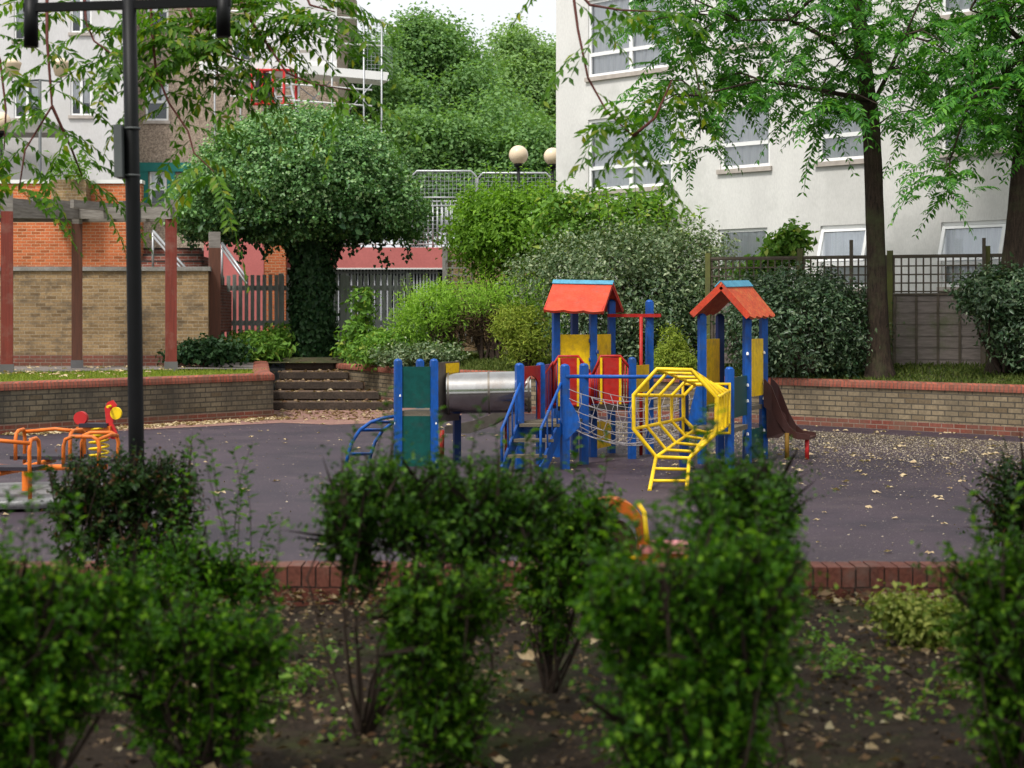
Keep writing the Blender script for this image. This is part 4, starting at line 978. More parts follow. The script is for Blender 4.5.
# ------------------------------------------------------------------ springers
def coil(c, r, h, turns, m, parent, name='spring'):
    part(name, MB().tube([(c[0]+r*math.cos(2*math.pi*turns*i/(turns*14)), c[1]+r*math.sin(2*math.pi*turns*i/(turns*14)), c[2]+h*i/(turns*14)) for i in range(turns*14+1)], .016, 6), m, parent)
def disc(c, r, th, nrm, n=24):
    c, nrm = Vector(c), Vector(nrm).normalized(); u = nrm.cross(Vector((0, 0, 1))).normalized(); w = nrm.cross(u)
    return MB().slab([c+u*r*math.cos(2*math.pi*k/n)+w*r*math.sin(2*math.pi*k/n) for k in range(n)], nrm*th)
sy = 22.6; so = G(99, sy)
s_ = thing('spring_rocker', 'small red spring rocker with yellow discs behind the roundabout', 'spring rocker', so)
S = lambda x, y, dy=0: P(x, y, sy)+Vector((0, dy, 0))
coil((so.x, sy, .03), .12, .42, 5, M['yellowtube'], s_)
part('seat', MB().box(S(95, 425), (.36, .26, .05)), M['seatboard'], s_)
part('rear_disc', disc(S(81, 418, -.05), .085, .1, (0, 1, 0)), M['metalred'], s_)
part('body', MB().bar(S(78, 429), S(112, 428), .2, .06), M['orange'], s_)
hd = [S(105, 408), S(108, 402), S(113, 400), S(117, 405), S(114, 415), S(113, 423), S(117, 432), S(118, 439), S(112, 439), S(107, 430), S(106, 418)]
part('head_board', MB().slab([p+Vector((0, -.025, 0)) for p in hd], (0, .05, 0)), M['metalred'], s_)
part('side_disc', disc(S(117, 413, -.08), .08, .03, (.3, 1, 0)), M['yellowtube'], s_)
part('handle', MB().tube([S(111, 406, -.2), S(111, 406, .2)], .018, 8), M['yellowtube'], s_)
part('foot_rest', MB().tube([S(113, 436, -.22), S(113, 436, .22)], .02, 8), M['metalred'], s_)
# front springer, half hidden by the bush
sy2 = 10.55; so2 = G(655, sy2)
s_ = thing('spring_rocker', 'spring rocker with orange wheel arch and pink seat just behind the brick kerb', 'spring rocker', so2)
S2 = lambda x, y, dy=0: P(x, y, sy2)+Vector((0, dy, 0))
coil((so2.x-.08, sy2, .02), .1, .36, 5, M['yellowtube'], s_)
arc_o = [S2(612+34*(1-math.cos(a))*.5*2*.55, 548-50*math.sin(a)) for a in np.linspace(.15, math.pi*.9, 12)]
cx, cy = 612, 545
ro = [S2(cx+38*math.cos(a), cy-46*math.sin(a)) for a in np.linspace(-.5, math.pi+.3, 20)]; ri = [S2(cx+27*math.cos(a), cy-34*math.sin(a)) for a in np.linspace(-.5, math.pi+.3, 20)]
mb = MB()
for i in range(19): mb.slab([ro[i], ro[i+1], ri[i+1], ri[i]], (0, .2, 0))
part('wheel_arch', mb, M['orange'], s_)
part('wheel', disc(S2(cx, cy, .05), .15, .09, (0, 1, 0)), M['slidebrown'], s_)
part('seat', MB().box(S2(664, 549, .1), (.3, .22, .055)), M['pink'], s_)
part('seat_base', MB().box(S2(664, 556, .1), (.28, .18, .03)), M['metalred'], s_)
part('body', MB().box(S2(640, 561, .1), (.52, .16, .05)), M['yellow'], s_)
part('foot_rest', MB().box(S2(686, 560, .1), (.035, .2, .09)), M['yellow'], s_)
part('handle', MB().tube([S2(646, 540, -.08), S2(644, 512, -.02), S2(640, 506, .1), S2(644, 512, .24)], .016, 8), M['yellowtube'], s_)

# ------------------------------------------------------------------ black lamp post with cross bar
Yp = 11.0
lp = thing('lamp_post', 'tall black lamp post with cross bar and two hanging cylinder lamps', 'lamp post', G(138, Yp))
pb_, pt_ = P(138.5, 615, Yp), P(128.5, -25, Yp); pb_.z = 0
part('post', MB().tube([pb_, P(136, 420, Yp), P(133, 200, Yp), pt_], .051, 16, .045), M['black'], lp)
part('base_sleeve', MB().tube([pb_, (pb_.x, pb_.y, .5)], .07, 16), M['black'], lp)
part('cross_bar', MB().bar(P(24, 8, Yp), P(231, 2, Yp), .05, .052), M['black'], lp)
for x, yt, yb in ((31, -6, 47), (223.5, -8, 37)):
    part('lamp_head', MB().tube([P(x, yt, Yp), P(x, yb, Yp)], .045, 16), M['black'], lp)
sg = part('sign', MB().bar(P(120, 126, Yp-.02), P(121, 178, Yp-.02), .05, .16), M['signgrey'], lp)
for y in (129, 176): part('band', MB().tube([P(132.2, y-1.5, Yp), P(132.2, y+.5, Yp)], .052, 16), M['signgrey'], sg)
# ------------------------------------------------------------------ ivy clad tree
iv = thing('ivy_tree', 'dome shaped tree wrapped in ivy with a thick leafy trunk above the steps', 'tree', (-4.85, 43, .8))
tb_, tt_ = P(314, 356, 43), P(312, 215, 43)
part('trunk', MB().tube([(tb_.x, 43, .7), (tb_.x, 43, 2.5), tt_, P(300, 170, 43)], .40, 14, .3), M['bark'], iv)
n = 6500; t = RNG.random(n); an = RNG.random(n)*2*math.pi; rr = .45+.05*np.sin(an*3+t*9)+.08*np.abs(t-.5)+.05*RNG.normal(size=n)+.5*np.clip(t-.8, 0, 1)*2
zc = .8+t*3.0
pos = np.stack([tb_.x-.05*t+rr*np.cos(an), 43+rr*np.sin(an), zc], 1); out = np.stack([np.cos(an), np.sin(an), np.full(n, .25)], 1)
nr = unit(out+RNG.normal(size=(n, 3))*.4); ax = np.array([0, 0, -1.0])+RNG.normal(size=(n, 3))*.5
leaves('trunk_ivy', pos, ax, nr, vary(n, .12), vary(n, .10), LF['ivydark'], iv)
Ydm = 43; s = Ydm/F
dome = [(P(x, y, Ydm).x, Ydm+dy, P(x, y, Ydm).z, rx*s, ry*s, rz*s) for x, y, dy, rx, ry, rz in (
    (300, 178, 0, 96, 105, 66), (226, 203, -.3, 50, 60, 36), (372, 203, -.3, 50, 60, 34), (300, 158, .2, 74, 80, 48), (262, 178, -1.2, 60, 50, 46), (343, 178, -1.0, 58, 50, 48), (402, 214, .3, 24, 30, 24), (200, 216, .2, 28, 30, 22), (300, 215, -.2, 100, 80, 22))]
foliage('crown', dome, 2700, 34, .13, .085, .072, LF['ivy'], iv, shell=.88, up=.6, rag=.045)
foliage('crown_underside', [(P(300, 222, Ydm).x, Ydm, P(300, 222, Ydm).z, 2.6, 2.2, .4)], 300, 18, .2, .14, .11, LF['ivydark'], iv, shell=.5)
tips = [P(x, y, Ydm+random.uniform(-1.5, 1.5)) for x, y in ((200, 215), (225, 180), (250, 150), (300, 130), (350, 150), (390, 190), (410, 220), (330, 180), (270, 190))]
stems('limb_clumps', P(306, 240, 43), tips, .13, M['bark'], iv, r1=.03)
# hanging sprigs under the dome
sp = []
mb = MB()
hp = []
for x, y in ((240, 252), (265, 250), (352, 246), (384, 258), (408, 250), (190, 238), (215, 246)):
    c = P(x, y-6, 42.2); hp += [(c.x, c.y, c.z-k*.07) for k in range(5)]
hp = np.repeat(np.array(hp), 5, 0)+RNG.normal(size=(len(hp)*5, 3))*.07
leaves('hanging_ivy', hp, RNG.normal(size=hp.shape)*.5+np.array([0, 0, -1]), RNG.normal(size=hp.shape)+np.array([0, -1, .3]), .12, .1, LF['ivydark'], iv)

# ------------------------------------------------------------------ far trees
def bigtree(label, x, Y, blobs, lm, nc, base=PZ, group='trees behind the podium', per=22):
    s = Y/F; t = thing('broadleaf_tree', label, 'tree', G(x, Y, base), group)
    bb = [(P(bx, by, Y).x, Y+dy, P(bx, by, Y).z, rx*s, ry*s, rz*s) for bx, by, dy, rx, ry, rz in blobs]
    rnd = random.Random(int(x)); lobes = []
    for b in bb:
        for k in range(7):
            u = unit(RNG.normal(size=(1, 3)))[0]; f_ = rnd.uniform(.26, .62)
            lobes.append((b[0]+u[0]*b[3]*.8, b[1]+u[1]*b[4]*.8, b[2]+u[2]*b[5]*.8, b[3]*f_*1.1, b[4]*f_, b[5]*f_*.8))
    bb = lobes; top = max(b[2] for b in bb)
    part('trunk', MB().tube([G(x, Y, base-.3), G(x+2, Y, base+2.5), Vector((P(x, 0, Y).x, Y, top*.75+base*.25))], .32, 10, .12), M['bark'], t)
    c = foliage('crown', bb, int(nc*1.1), int(per*3.0), .42, .155, .10, lm, t, shell=.2, up=.7, rag=.3)
    stems('limb_clumps', G(x+1, Y, base+2.5), [tuple(c[i]) for i in range(0, len(c), max(1, len(c)//22))], .11, M['bark'], t, r1=.02)
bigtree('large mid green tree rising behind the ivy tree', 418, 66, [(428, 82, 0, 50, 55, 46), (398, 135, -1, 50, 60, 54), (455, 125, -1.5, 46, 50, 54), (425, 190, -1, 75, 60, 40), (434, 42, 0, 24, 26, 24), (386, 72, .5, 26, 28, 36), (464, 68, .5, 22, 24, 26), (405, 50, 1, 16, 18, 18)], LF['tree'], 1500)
bigtree('paler tree close to the corner of the white block', 518, 72, [(522, 78, 0, 34, 36, 40), (540, 120, 0, 32, 40, 50), (506, 130, -1, 34, 40, 46), (520, 190, -1, 52, 40, 40), (512, 46, .5, 18, 20, 18), (545, 62, .5, 18, 20, 22)], LF['tree2'], 1150)
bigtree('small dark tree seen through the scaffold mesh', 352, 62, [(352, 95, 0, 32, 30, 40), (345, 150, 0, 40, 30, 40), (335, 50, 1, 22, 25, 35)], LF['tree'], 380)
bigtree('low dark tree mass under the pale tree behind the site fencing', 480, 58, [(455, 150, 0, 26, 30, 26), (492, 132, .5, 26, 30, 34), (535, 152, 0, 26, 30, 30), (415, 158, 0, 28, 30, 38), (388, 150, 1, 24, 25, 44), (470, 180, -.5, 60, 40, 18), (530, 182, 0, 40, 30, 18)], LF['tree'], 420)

# ------------------------------------------------------------------ shrubs behind the wall
def shrub(name, label, cat, base, blobs, lm, nc, per, cr, L, W, nst=8, sr=.03, group=None, stemmat='twig', **k):
    t = thing(name, label, cat, base, group)
    c = foliage('foliage', blobs, nc, per, cr, L, W, lm, t, **k)
    if nst: stems('stem_clumps', base, [tuple(c[i]) for i in RNG.choice(len(c), min(nst, len(c)), replace=False)], sr, M[stemmat], t)
    return t
def pb2(Y, items): s = Y/F; return [(P(x, y, Y).x, Y+dy, P(x, y, Y).z, rx*s, ry*s, rz*s) for x, y, dy, rx, ry, rz in items]
def spikes(parent, Y, xs, y0, lm, h=1.0, L=.1, W=.05, name='shoot', n=24, r=.010):
    """upright leafy shoots"""
    pp, aa, nn = [], [], []; mb = MB()
    for x, y in zip(xs, y0):
        b = P(x, y, Y+random.uniform(-.4, .4)); lean = Vector((random.uniform(-.22, .22), random.uniform(-.2, .2), 1)); hh = h*random.uniform(.5, 1.15); tp = b+lean*hh
        mb.tube([b-lean*h*.25, b.lerp(tp, .5)+Vector((random.uniform(-.06, .06)*h, 0, 0)), tp], r, 4, r*.35, caps=False)
        for i in range(n):
            q = b.lerp(tp, (i-4)/(n-4)); an = i*2.4; pp.append(q); aa.append((math.cos(an), math.sin(an), .5)); nn.append((-math.cos(an)*.5, -math.sin(an)*.5, 1))
    leaves(name+'_leaves', np.array(pp), np.array(aa)+RNG.normal(size=(len(aa), 3))*.2, np.array(nn), vary(len(pp), L), vary(len(pp), W), lm, parent)
    part(name+'_clumps', mb, M['twig'], parent)
br = shrub('bright_shrub', 'tall bright lime green shrub beneath the globe lamps', 'shrub', G(515, 44, .9),
      pb2(44, [(510, 235, 0, 62, 55, 45), (478, 235, 0, 28, 40, 42), (540, 225, .2, 42, 40, 40), (500, 215, 0, 36, 36, 26), (570, 235, 0, 30, 40, 40)]), LF['lime'], 760, 24, .2, .135, .06, 16, .04, shell=.4)
spikes(br, 44, [460+i*7 for i in range(18)], [212+random.uniform(-12, 10) for _ in range(18)], LF['lime'], .95, .14, .06)
gs2 = shrub('variegated_shrub', 'great rounded grey green variegated shrub behind the red tower roofs', 'shrub', G(640, 35.6, .95),
      pb2(35.6, [(640, 285, 0, 92, 80, 58), (560, 275, .4, 48, 50, 32), (700, 285, .3, 48, 60, 50), (600, 262, .2, 60, 60, 34), (660, 255, .5, 60, 60, 30), (655, 330, -.3, 80, 60, 40)]), LF['variegated'], 950, 26, .16, .085, .045, 14, .045, shell=.72, up=.45)
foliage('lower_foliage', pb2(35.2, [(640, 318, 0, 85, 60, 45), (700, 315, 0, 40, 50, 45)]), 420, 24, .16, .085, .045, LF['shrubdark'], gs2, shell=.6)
spikes(gs2, 36.2, [600, 622, 640, 655, 690, 610, 668, 700], [222, 215, 222, 228, 240, 226, 226, 240], LF['lime'], .8, .15, .07)
dk = shrub('pale_bush', 'pale green loose bush growing against the foot of the white block', 'shrub', G(622, 39.4, .95), pb2(38.5, [(575, 225, 0, 38, 30, 34), (625, 222, 0, 45, 30, 28), (655, 220, 0, 22, 20, 26)]), LF['weed'], 240, 20, .18, .16, .08, 10, .03, shell=.4)
hedgeY = 38.3
hd1 = shrub('feathery_hedge', 'light green feathery hedge with bare brown trunks behind the steel tunnel', 'hedge', G(465, hedgeY, .85),
      pb2(hedgeY, [(432, 312, 0, 34, 40, 26), (470, 300, 0, 36, 40, 18), (515, 296, 0, 32, 40, 16), (545, 298, 0, 22, 30, 18), (415, 325, 0, 20, 30, 24), (560, 315, 0, 18, 30, 26)]), LF['hedge'], 560, 26, .13, .10, .022, 0, shell=.55, up=.3, droop=-.6)
spikes(hd1, hedgeY, [402+i*3.9 for i in range(40)], [300-7*math.sin(i/13)+random.uniform(-6, 6) for i in range(40)], LF['hedge'], .55, .07, .02, n=20)
foliage('brown_foliage', pb2(hedgeY+.1, [(478, 325, 0, 26, 30, 24), (500, 322, 0, 22, 30, 26), (455, 335, 0, 20, 30, 16), (530, 330, 0, 20, 30, 22)]), 260, 20, .13, .13, .018, LF['brownstem'], hd1, shell=.3, droop=-.8)
for bx in (486, 493, 499, 440, 528): stems('trunk_clumps', G(bx, hedgeY-.3, .85), [P(bx+random.uniform(-24, 24), random.uniform(296, 318), hedgeY+random.uniform(-.3, .3)) for _ in range(7)], .05, M['twig'], hd1, .05, r1=.02)
shrub('golden_conifer', 'rounded golden green conifer left of the red roofed tower', 'shrub', G(524, 35.5, .85), pb2(35.5, [(512, 322, 0, 16, 16, 16), (530, 330, 0, 20, 20, 22), (520, 345, 0, 18, 18, 14), (540, 345, 0, 13, 14, 18), (505, 330, 0, 11, 11, 11)]), LF['conifer'], 300, 24, .085, .085, .02, 10, .035, shell=.55, droop=-.4)
shrub('golden_conifer', 'small golden green conifer between the two red roofed towers', 'shrub', G(674, 33.2, .85), pb2(33.2, [(672, 350, 0, 11, 11, 22), (683, 362, 0, 13, 13, 14), (664, 362, 0, 10, 10, 14)]), LF['conifer'], 190, 24, .075, .08, .02, 6, .03, shell=.5, droop=-.7)
shrub('evergreen_shrub', 'broad dark evergreen shrub between right tower and the leaning tree trunk', 'shrub', G(808, 30.9, .9), pb2(30.9, [(800, 325, 0, 66, 60, 48), (845, 330, 0, 32, 40, 42), (760, 325, .2, 34, 40, 48), (800, 295, .2, 44, 40, 24)]), LF['shrubdark'], 700, 26, .14, .085, .04, 14, .04, shell=.7, up=.5)
shrub('evergreen_shrub', 'dark evergreen shrub at the right edge beneath the second trunk', 'shrub', G(1005, 29.4, .95), pb2(29.2, [(1005, 295, 0, 40, 40, 26), (1030, 325, 0, 42, 45, 44), (985, 300, 0, 24, 25, 20)]), LF['shrubdark'], 420, 26, .12, .09, .042, 12, .04, shell=.65, up=.5)
shrub('climbing_vine', 'leafy green vine climbing the trellis beside the white block', 'vine', G(784, 33.2, 1.0), pb2(33.2, [(785, 250, 0, 17, 12, 18), (795, 240, 0, 9, 9, 12), (770, 262, 0, 20, 12, 10), (760, 280, 0, 24, 14, 14)]), LF['weed'], 130, 18, .1, .13, .09, 8, .02, shell=.3)
shrub('leafy_weeds', 'bright leafy weeds left of the ivy trunk below the picket fence', 'weeds', G(255, 42.3, .82), pb2(42.3, [(258, 348, 0, 32, 40, 12), (235, 351, -.3, 36, 40, 10), (210, 354, -.6, 26, 30, 9), (275, 340, .4, 14, 20, 12)]), LF['weed'], 300, 20, .13, .15, .06, 14, .015, shell=.3)
shrub('leafy_weeds', 'tall yellowing weeds right of the ivy trunk', 'weeds', G(362, 41.8, .82), pb2(41.6, [(362, 305, 0, 11, 16, 24), (358, 338, 0, 16, 30, 16), (374, 342, 0, 18, 24, 12), (352, 352, -.4, 12, 20, 8)]), LF['weed'], 120, 16, .12, .14, .075, 14, .02, shell=.3)
shrub('leafy_weeds', 'low spreading weeds on the wall top behind the green panel', 'weeds', G(415, 38.5, .82), pb2(38.3, [(400, 345, 0, 34, 30, 15), (435, 350, 0, 26, 30, 11), (375, 350, 0, 22, 25, 14)]), LF['weed'], 260, 20, .11, .12, .05, 12, .015, shell=.3)
shrub('low_shrub', 'small grey green shrub spreading over the wall coping behind the steel tunnel', 'shrub', G(430, 37.3, .8), pb2(37.2, [(430, 355, 0, 32, 24, 9), (400, 356, 0, 24, 20, 9)]), LF['variegated'], 170, 22, .1, .08, .04, 8, .012, shell=.4)
shrub('ivy_clump', 'dark ivy clump at the foot of the last pergola post', 'ivy', G(205, 37.2, .82), pb2(37.0, [(205, 350, 0, 22, 20, 9), (180, 354, 0, 14, 14, 6), (230, 352, 0, 16, 14, 8)]), LF['ivydark'], 110, 20, .1, .1, .08, 5, .012, shell=.3)

# ------------------------------------------------------------------ right hand trees
def pinnate_tree(label, name, pts, r0, r1, limbs, ros, Y, n=8, L=.72):
    t = thing(name, label, 'tree', pts[0])
    part('trunk', trunk(pts, r0, r1, len(label)), M['bark'], t)
    mb = MB()
    for lm_ in limbs: mb.tube([P(x, y, Y+dy) for x, y, dy in lm_], .05, 8, .012)
    part('limb_clumps', mb, M['bark'], t)
    cs = [P(x, y, Y+random.uniform(-1.6, 1.2)) for x, y in ros]
    pos, ax, nr, ll, ww = rosettes(cs, n, L, 12, .155, .052, .18)
    leaves('crown', pos, ax, nr, ll, ww, LF['frond'], t, fold=.12)
    mb = MB()
    nodes_ = [P(x, y, Y+dy) for lm_ in limbs for x, y, dy in lm_[1:]]+[Vector(p) for p in pts[2:]]
    for c in cs:
        q = min(nodes_, key=lambda v: (v-c).length); mb.tube([q, q.lerp(c, .5)+Vector((0, 0, .12)), c], .018, 5, .008, caps=False)
    part('twig_clumps', mb, M['twig'], t)
rosA = [(690, 50), (665, 80), (655, 112), (690, 105), (720, 80), (730, 40), (715, 15), (760, 60), (765, 20), (790, 95), (800, 60), (815, 20), (825, 110), (840, 70), (700, 140), (855, 15), (890, 10), (915, 35), (935, 15), (905, 75), (930, 75), (950, 60), (900, 115), (915, 110), (760, 105), (845, 105), (705, 115), (740, 85), (870, 30), (820, 85), (775, 85), (650, 20), (680, 15), (940, 40)]
rosA += [(x+random.uniform(-22, 22), y+random.uniform(-16, 14)) for x, y in rosA if y < 125][::2]+[(random.uniform(640, 960), random.uniform(-150, 0)) for _ in range(40)]
ptsA = [P(881, 372, 30.4), P(879, 330, 30.4), P(876, 250, 30.4), P(871, 130, 30.4), P(862, 50, 30.4), P(852, -40, 30.4), P(846, -160, 30.4)]; ptsA[0].z = .8
pinnate_tree('slender dark trunked tree with drooping feathery leaves before the white block', 'feathery_tree', ptsA, .19, .11,
    [[(870, 110, 0), (890, 70, -.2), (905, 35, -.5), (925, -10, -.8)], [(866, 75, 0), (830, 40, -.4), (790, 20, -.8), (740, 20, -1)], [(868, 100, 0), (820, 90, -.5), (760, 80, -.8), (700, 95, -1.0)], [(856, 0, 0), (900, -40, .3), (960, -60, .5)], [(852, -20, 0), (790, -60, .2), (700, -60, .2)]], rosA, 30.2, 14)
rosB = [(965, 110), (985, 95), (1005, 120), (960, 150), (945, 170), (1015, 60), (1000, 30), (1020, 90), (985, 125), (975, 60), (1020, 140), (965, 85), (950, 185), (1010, 5), (985, 20), (1040, 60), (1050, 110), (1060, 30)]
rosB += [(x+random.uniform(-16, 18), y+random.uniform(-14, 10)) for x, y in rosB if y < 140]+[(random.uniform(980, 1150), random.uniform(-120, 60)) for _ in range(24)]
ptsB = [P(1004, 360, 29.8), P(1009, 300, 29.8), P(1016, 230, 29.8), P(1026, 120, 29.8), P(1036, 0, 29.8), P(1044, -120, 29.8)]; ptsB[0].z = .85
pinnate_tree('leaning dark trunk tree at the right edge with feathery leaves', 'feathery_tree', ptsB, .22, .13,
    [[(1028, 100, 0), (1000, 80, -.4), (970, 100, -.8), (950, 160, -1.0)], [(1030, 50, 0), (1000, 20, -.3), (970, 10, -.5)], [(1034, 20, 0), (1070, -20, 0), (1110, -30, .2)]], rosB, 29.5, 14)

# ------------------------------------------------------------------ overhanging near trees (trunks stand just outside the view)
def overhang(label, base, limb_pts, branches, Yb, seed, extra, frondL=(.34, .55), pairs=10, step=.13, shade=0):
    random.seed(seed); t = thing('overhanging_tree', label, 'tree', base)
    part('trunk', MB().tube([base, Vector(base)+Vector((.1, 0, 2.5)), limb_pts[0][0]], .16, 12, .11), M['bark'], t)
    mb = MB()
    for lp_ in limb_pts: mb.tube(lp_, .06, 8, .02)
    part('limb_clumps', mb, M['bark'], t)
    mb = MB(); sp = []
    for br_ in branches:
        pts = [P(x, y, Yb+dy) for x, y, dy in br_]; L_ = sum((b-a).length for a, b in zip(pts, pts[1:]))
        mb.tube(pts, .013, 6, .005); acc = 0; side = 1
        for a, b in zip(pts, pts[1:]):
            d = (b-a); n = max(1, int(d.length/step))
            for i in range(n):
                q = a.lerp(b, (i+random.random()*.5)/n); side = -side
                dr = Vector((side*random.uniform(.55, 1.0), random.uniform(-.5, .5), random.uniform(-.15, .35)))+d.normalized()*.4
                sp.append((q, tuple(dr), random.uniform(*frondL), pairs, random.uniform(.10, .13), .040, random.uniform(.25, .6)))
        for k in range(4): sp.append((pts[-1], (random.uniform(-.8, .8), random.uniform(-.5, .5), random.uniform(-.6, .1)), random.uniform(*frondL), pairs, .10, .04, .4))
    for x, y, dy in extra:
        q = P(x, y, Yb+dy)
        for k in range(5): sp.append((q+Vector((random.gauss(0, .06), random.gauss(0, .1), random.gauss(0, .06))), (random.choice((-1, 1))*random.uniform(.4, 1), random.uniform(-.6, .6), random.uniform(-.3, .4)), random.uniform(*frondL), pairs, random.uniform(.10, .13), .040, random.uniform(.25, .6)))
    # unseen fronds added above the view to shade the bed
    for k in range(shade):
        x = random.uniform(-8, .5) if base[0] < 0 else random.uniform(-1.5, 7); y = random.uniform(-5, 9.2); z = random.uniform(4.6, 7.5)
        z = max(z, ZC+1.0+y*.2)
        a = random.uniform(0, 2*math.pi); sp.append(((x, y, z), (math.cos(a), math.sin(a), random.uniform(-.2, .5)), .85, 9, .22, .085, .35))
    part('twig_clumps', mb, M['redtwig'], t)
    pos, ax, nr, ll, ww = frond_set(sp); leaves('crown', pos, ax, nr, ll, ww, LF['frondnear'], t, fold=.1)
YB = 13.0
brL = [[(47, -10, .2), (47, 40, 0), (50, 78, -.1), (52, 106, -.1), (25, 150, -.3), (19, 190, -.4)], [(52, 106, -.1), (72, 150, .1), (82, 176, .2)],
       [(150, -10, .3), (152, 30, .2), (156, 72, .1), (169, 103, .1), (188, 131, 0), (194, 153, 0), (214, 172, -.2)], [(84, -10, .2), (86, 22, .1), (94, 41, 0), (119, 59, -.2)],
       [(232, -20, .4), (246, 14, .3), (269, 47, .2), (287, 73, .1), (313, 84, 0), (350, 90, -.1)], [(200, -20, .6), (206, 20, .5), (215, 60, .4), (219, 80, .3)], [(300, -20, .3), (310, 5, .2), (335, 12, .1)], [(-20, 20, .3), (0, 60, .2), (6, 110, .1), (4, 150, 0)], [(180, -15, .4), (196, 30, .4), (214, 52, .3), (250, 62, .2)],]
ex = [(10, 20, .3), (180, 20, .2), (200, 45, .5), (225, 30, .4), (255, 20, .3), (275, 25, .1), (165, 60, .5), (190, 80, .4), (310, 14, .2), (330, 5, .3), (175, 40, .1), (170, 10, .5), (285, 5, .4), (262, 5, .2), (150, 45, .3), (215, 10, .3), (240, 10, .5)]
bL = (-5.6, 13.2, .0)
overhang('near tree whose drooping pinnate branches hang over the top left corner', bL, [[Vector((-5.3, 13.2, 4.4)), Vector((-4.2, 13.2, 5.1)), P(47, -10, 13.2)], [Vector((-5.3, 13.2, 4.4)), Vector((-3.6, 13.2, 5.6)), P(150, -10, 13.3)], [Vector((-5.3, 13.2, 4.4)), Vector((-3.2, 13.4, 5.4)), P(232, -20, 13.4)], [Vector((-5.3, 13.2, 4.4)), Vector((-3.0, 13.4, 5.2)), P(300, -20, 13.3)], [Vector((-5.3, 13.2, 4.4)), Vector((-4.4, 13.2, 4.6)), P(-20, 20, 13.3)], [Vector((-5.3, 13.2, 4.4)), Vector((-3.4, 13.2, 5.0)), P(84, -10, 13.2)]], brL, YB, 5, ex, (.42, .66), 11, .12, shade=700)
brC = [[(578, -40, .2), (574, 0, .1), (578, 30, 0), (588, 78, -.1), (607, 112, -.2), (633, 136, -.3)], [(633, 136, -.3), (655, 118, -.2), (672, 80, -.1)], [(560, -30, .2), (590, 5, .1), (620, 10, 0), (660, 12, -.2)]]
overhang('near tree whose single red stemmed branch dangles before the white block', (6.2, 12.4, 0), [[Vector((5.9, 12.4, 4.6)), Vector((3.4, 12.4, 5.6)), P(578, -40, 12.2)], [Vector((5.9, 12.4, 4.6)), Vector((3.0, 12.4, 5.9)), P(560, -30, 12.2)]], brC, 12.0, 9, [(633, 136, -.3)], (.36, .52), 9, .3, shade=700)

# ------------------------------------------------------------------ foreground hedge bushes
SOIL = .37
def bush(label, x, Y, items, lm, nc, per, cr, L, W, nst, sr, base_y=None, name='privet_bush', sprigs=(), sh=.28, **k):
    base = G(x, Y, SOIL-.03); t = thing(name, label, 'bush', base, 'foreground privet bushes'); k.pop('up', 0)
    lf, tw, c = shootcloud(pb2(Y, items), int(nc*.84), 18, .18, L, W, shell=k.get('shell', .4)-.15)
    leaves('foliage', *lf, LF[lm], t); leaves('twig_leaves', *tw, M['twig'], t, fold=.5)
    stems('stem_clumps', base, [tuple(c[i]) for i in RNG.choice(len(c), nst, replace=False)], sr*.62, M['twig'], t, .2, r1=.0025)
    if sprigs: spikes(t, Y, [q[0] for q in sprigs], [q[1] for q in sprigs], LF[lm], sh, L*1.35, W*1.35, 'shoot', 22, .0022)
    return t
# clipped dark bush at the lamp post
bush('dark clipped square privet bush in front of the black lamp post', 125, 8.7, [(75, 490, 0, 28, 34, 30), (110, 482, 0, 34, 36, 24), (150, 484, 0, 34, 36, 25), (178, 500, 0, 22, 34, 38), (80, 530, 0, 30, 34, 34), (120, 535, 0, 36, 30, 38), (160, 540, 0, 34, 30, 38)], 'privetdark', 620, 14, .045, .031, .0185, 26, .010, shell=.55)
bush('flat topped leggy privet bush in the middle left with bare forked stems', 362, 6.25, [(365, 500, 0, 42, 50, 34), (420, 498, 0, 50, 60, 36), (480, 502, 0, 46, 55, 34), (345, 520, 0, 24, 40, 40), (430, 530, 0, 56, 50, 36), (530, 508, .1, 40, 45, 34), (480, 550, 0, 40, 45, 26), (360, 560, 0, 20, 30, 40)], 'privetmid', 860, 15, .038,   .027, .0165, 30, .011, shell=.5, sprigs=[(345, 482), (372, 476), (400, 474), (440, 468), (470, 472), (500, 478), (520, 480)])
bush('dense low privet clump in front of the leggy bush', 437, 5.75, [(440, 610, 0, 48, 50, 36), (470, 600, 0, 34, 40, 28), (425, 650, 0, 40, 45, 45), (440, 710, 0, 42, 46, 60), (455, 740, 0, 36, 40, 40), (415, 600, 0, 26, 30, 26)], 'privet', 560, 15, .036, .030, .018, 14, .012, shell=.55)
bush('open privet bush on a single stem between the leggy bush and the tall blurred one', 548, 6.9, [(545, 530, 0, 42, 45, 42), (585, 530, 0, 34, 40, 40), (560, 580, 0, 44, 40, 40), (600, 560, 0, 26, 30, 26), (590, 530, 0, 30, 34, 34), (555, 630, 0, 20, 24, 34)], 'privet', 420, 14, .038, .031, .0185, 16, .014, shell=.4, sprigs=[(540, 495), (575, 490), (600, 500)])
bush('tall blurred privet bush nearest the camera right of centre', 692, 4.75, [(735, 585, 0, 58, 80, 40), (770, 590, 0, 26, 60, 40), (655, 608, 0, 58, 70, 36), (690, 650, 0, 88, 80, 54), (690, 720, 0, 84, 80, 56), (745, 640, 0, 46, 70, 70), (615, 600, 0, 34, 50, 30), (695, 770, 0, 80, 80, 40)], 'privetfresh', 1250, 15, .034, .029, .018, 26, .012, shell=.5, sprigs=[(612, 575), (640, 565), (665, 570), (700, 530), (725, 520), (690, 500), (710, 490), (760, 535), (785, 550), (590, 575), (670, 540), (625, 590), (655, 585), (680, 575)])
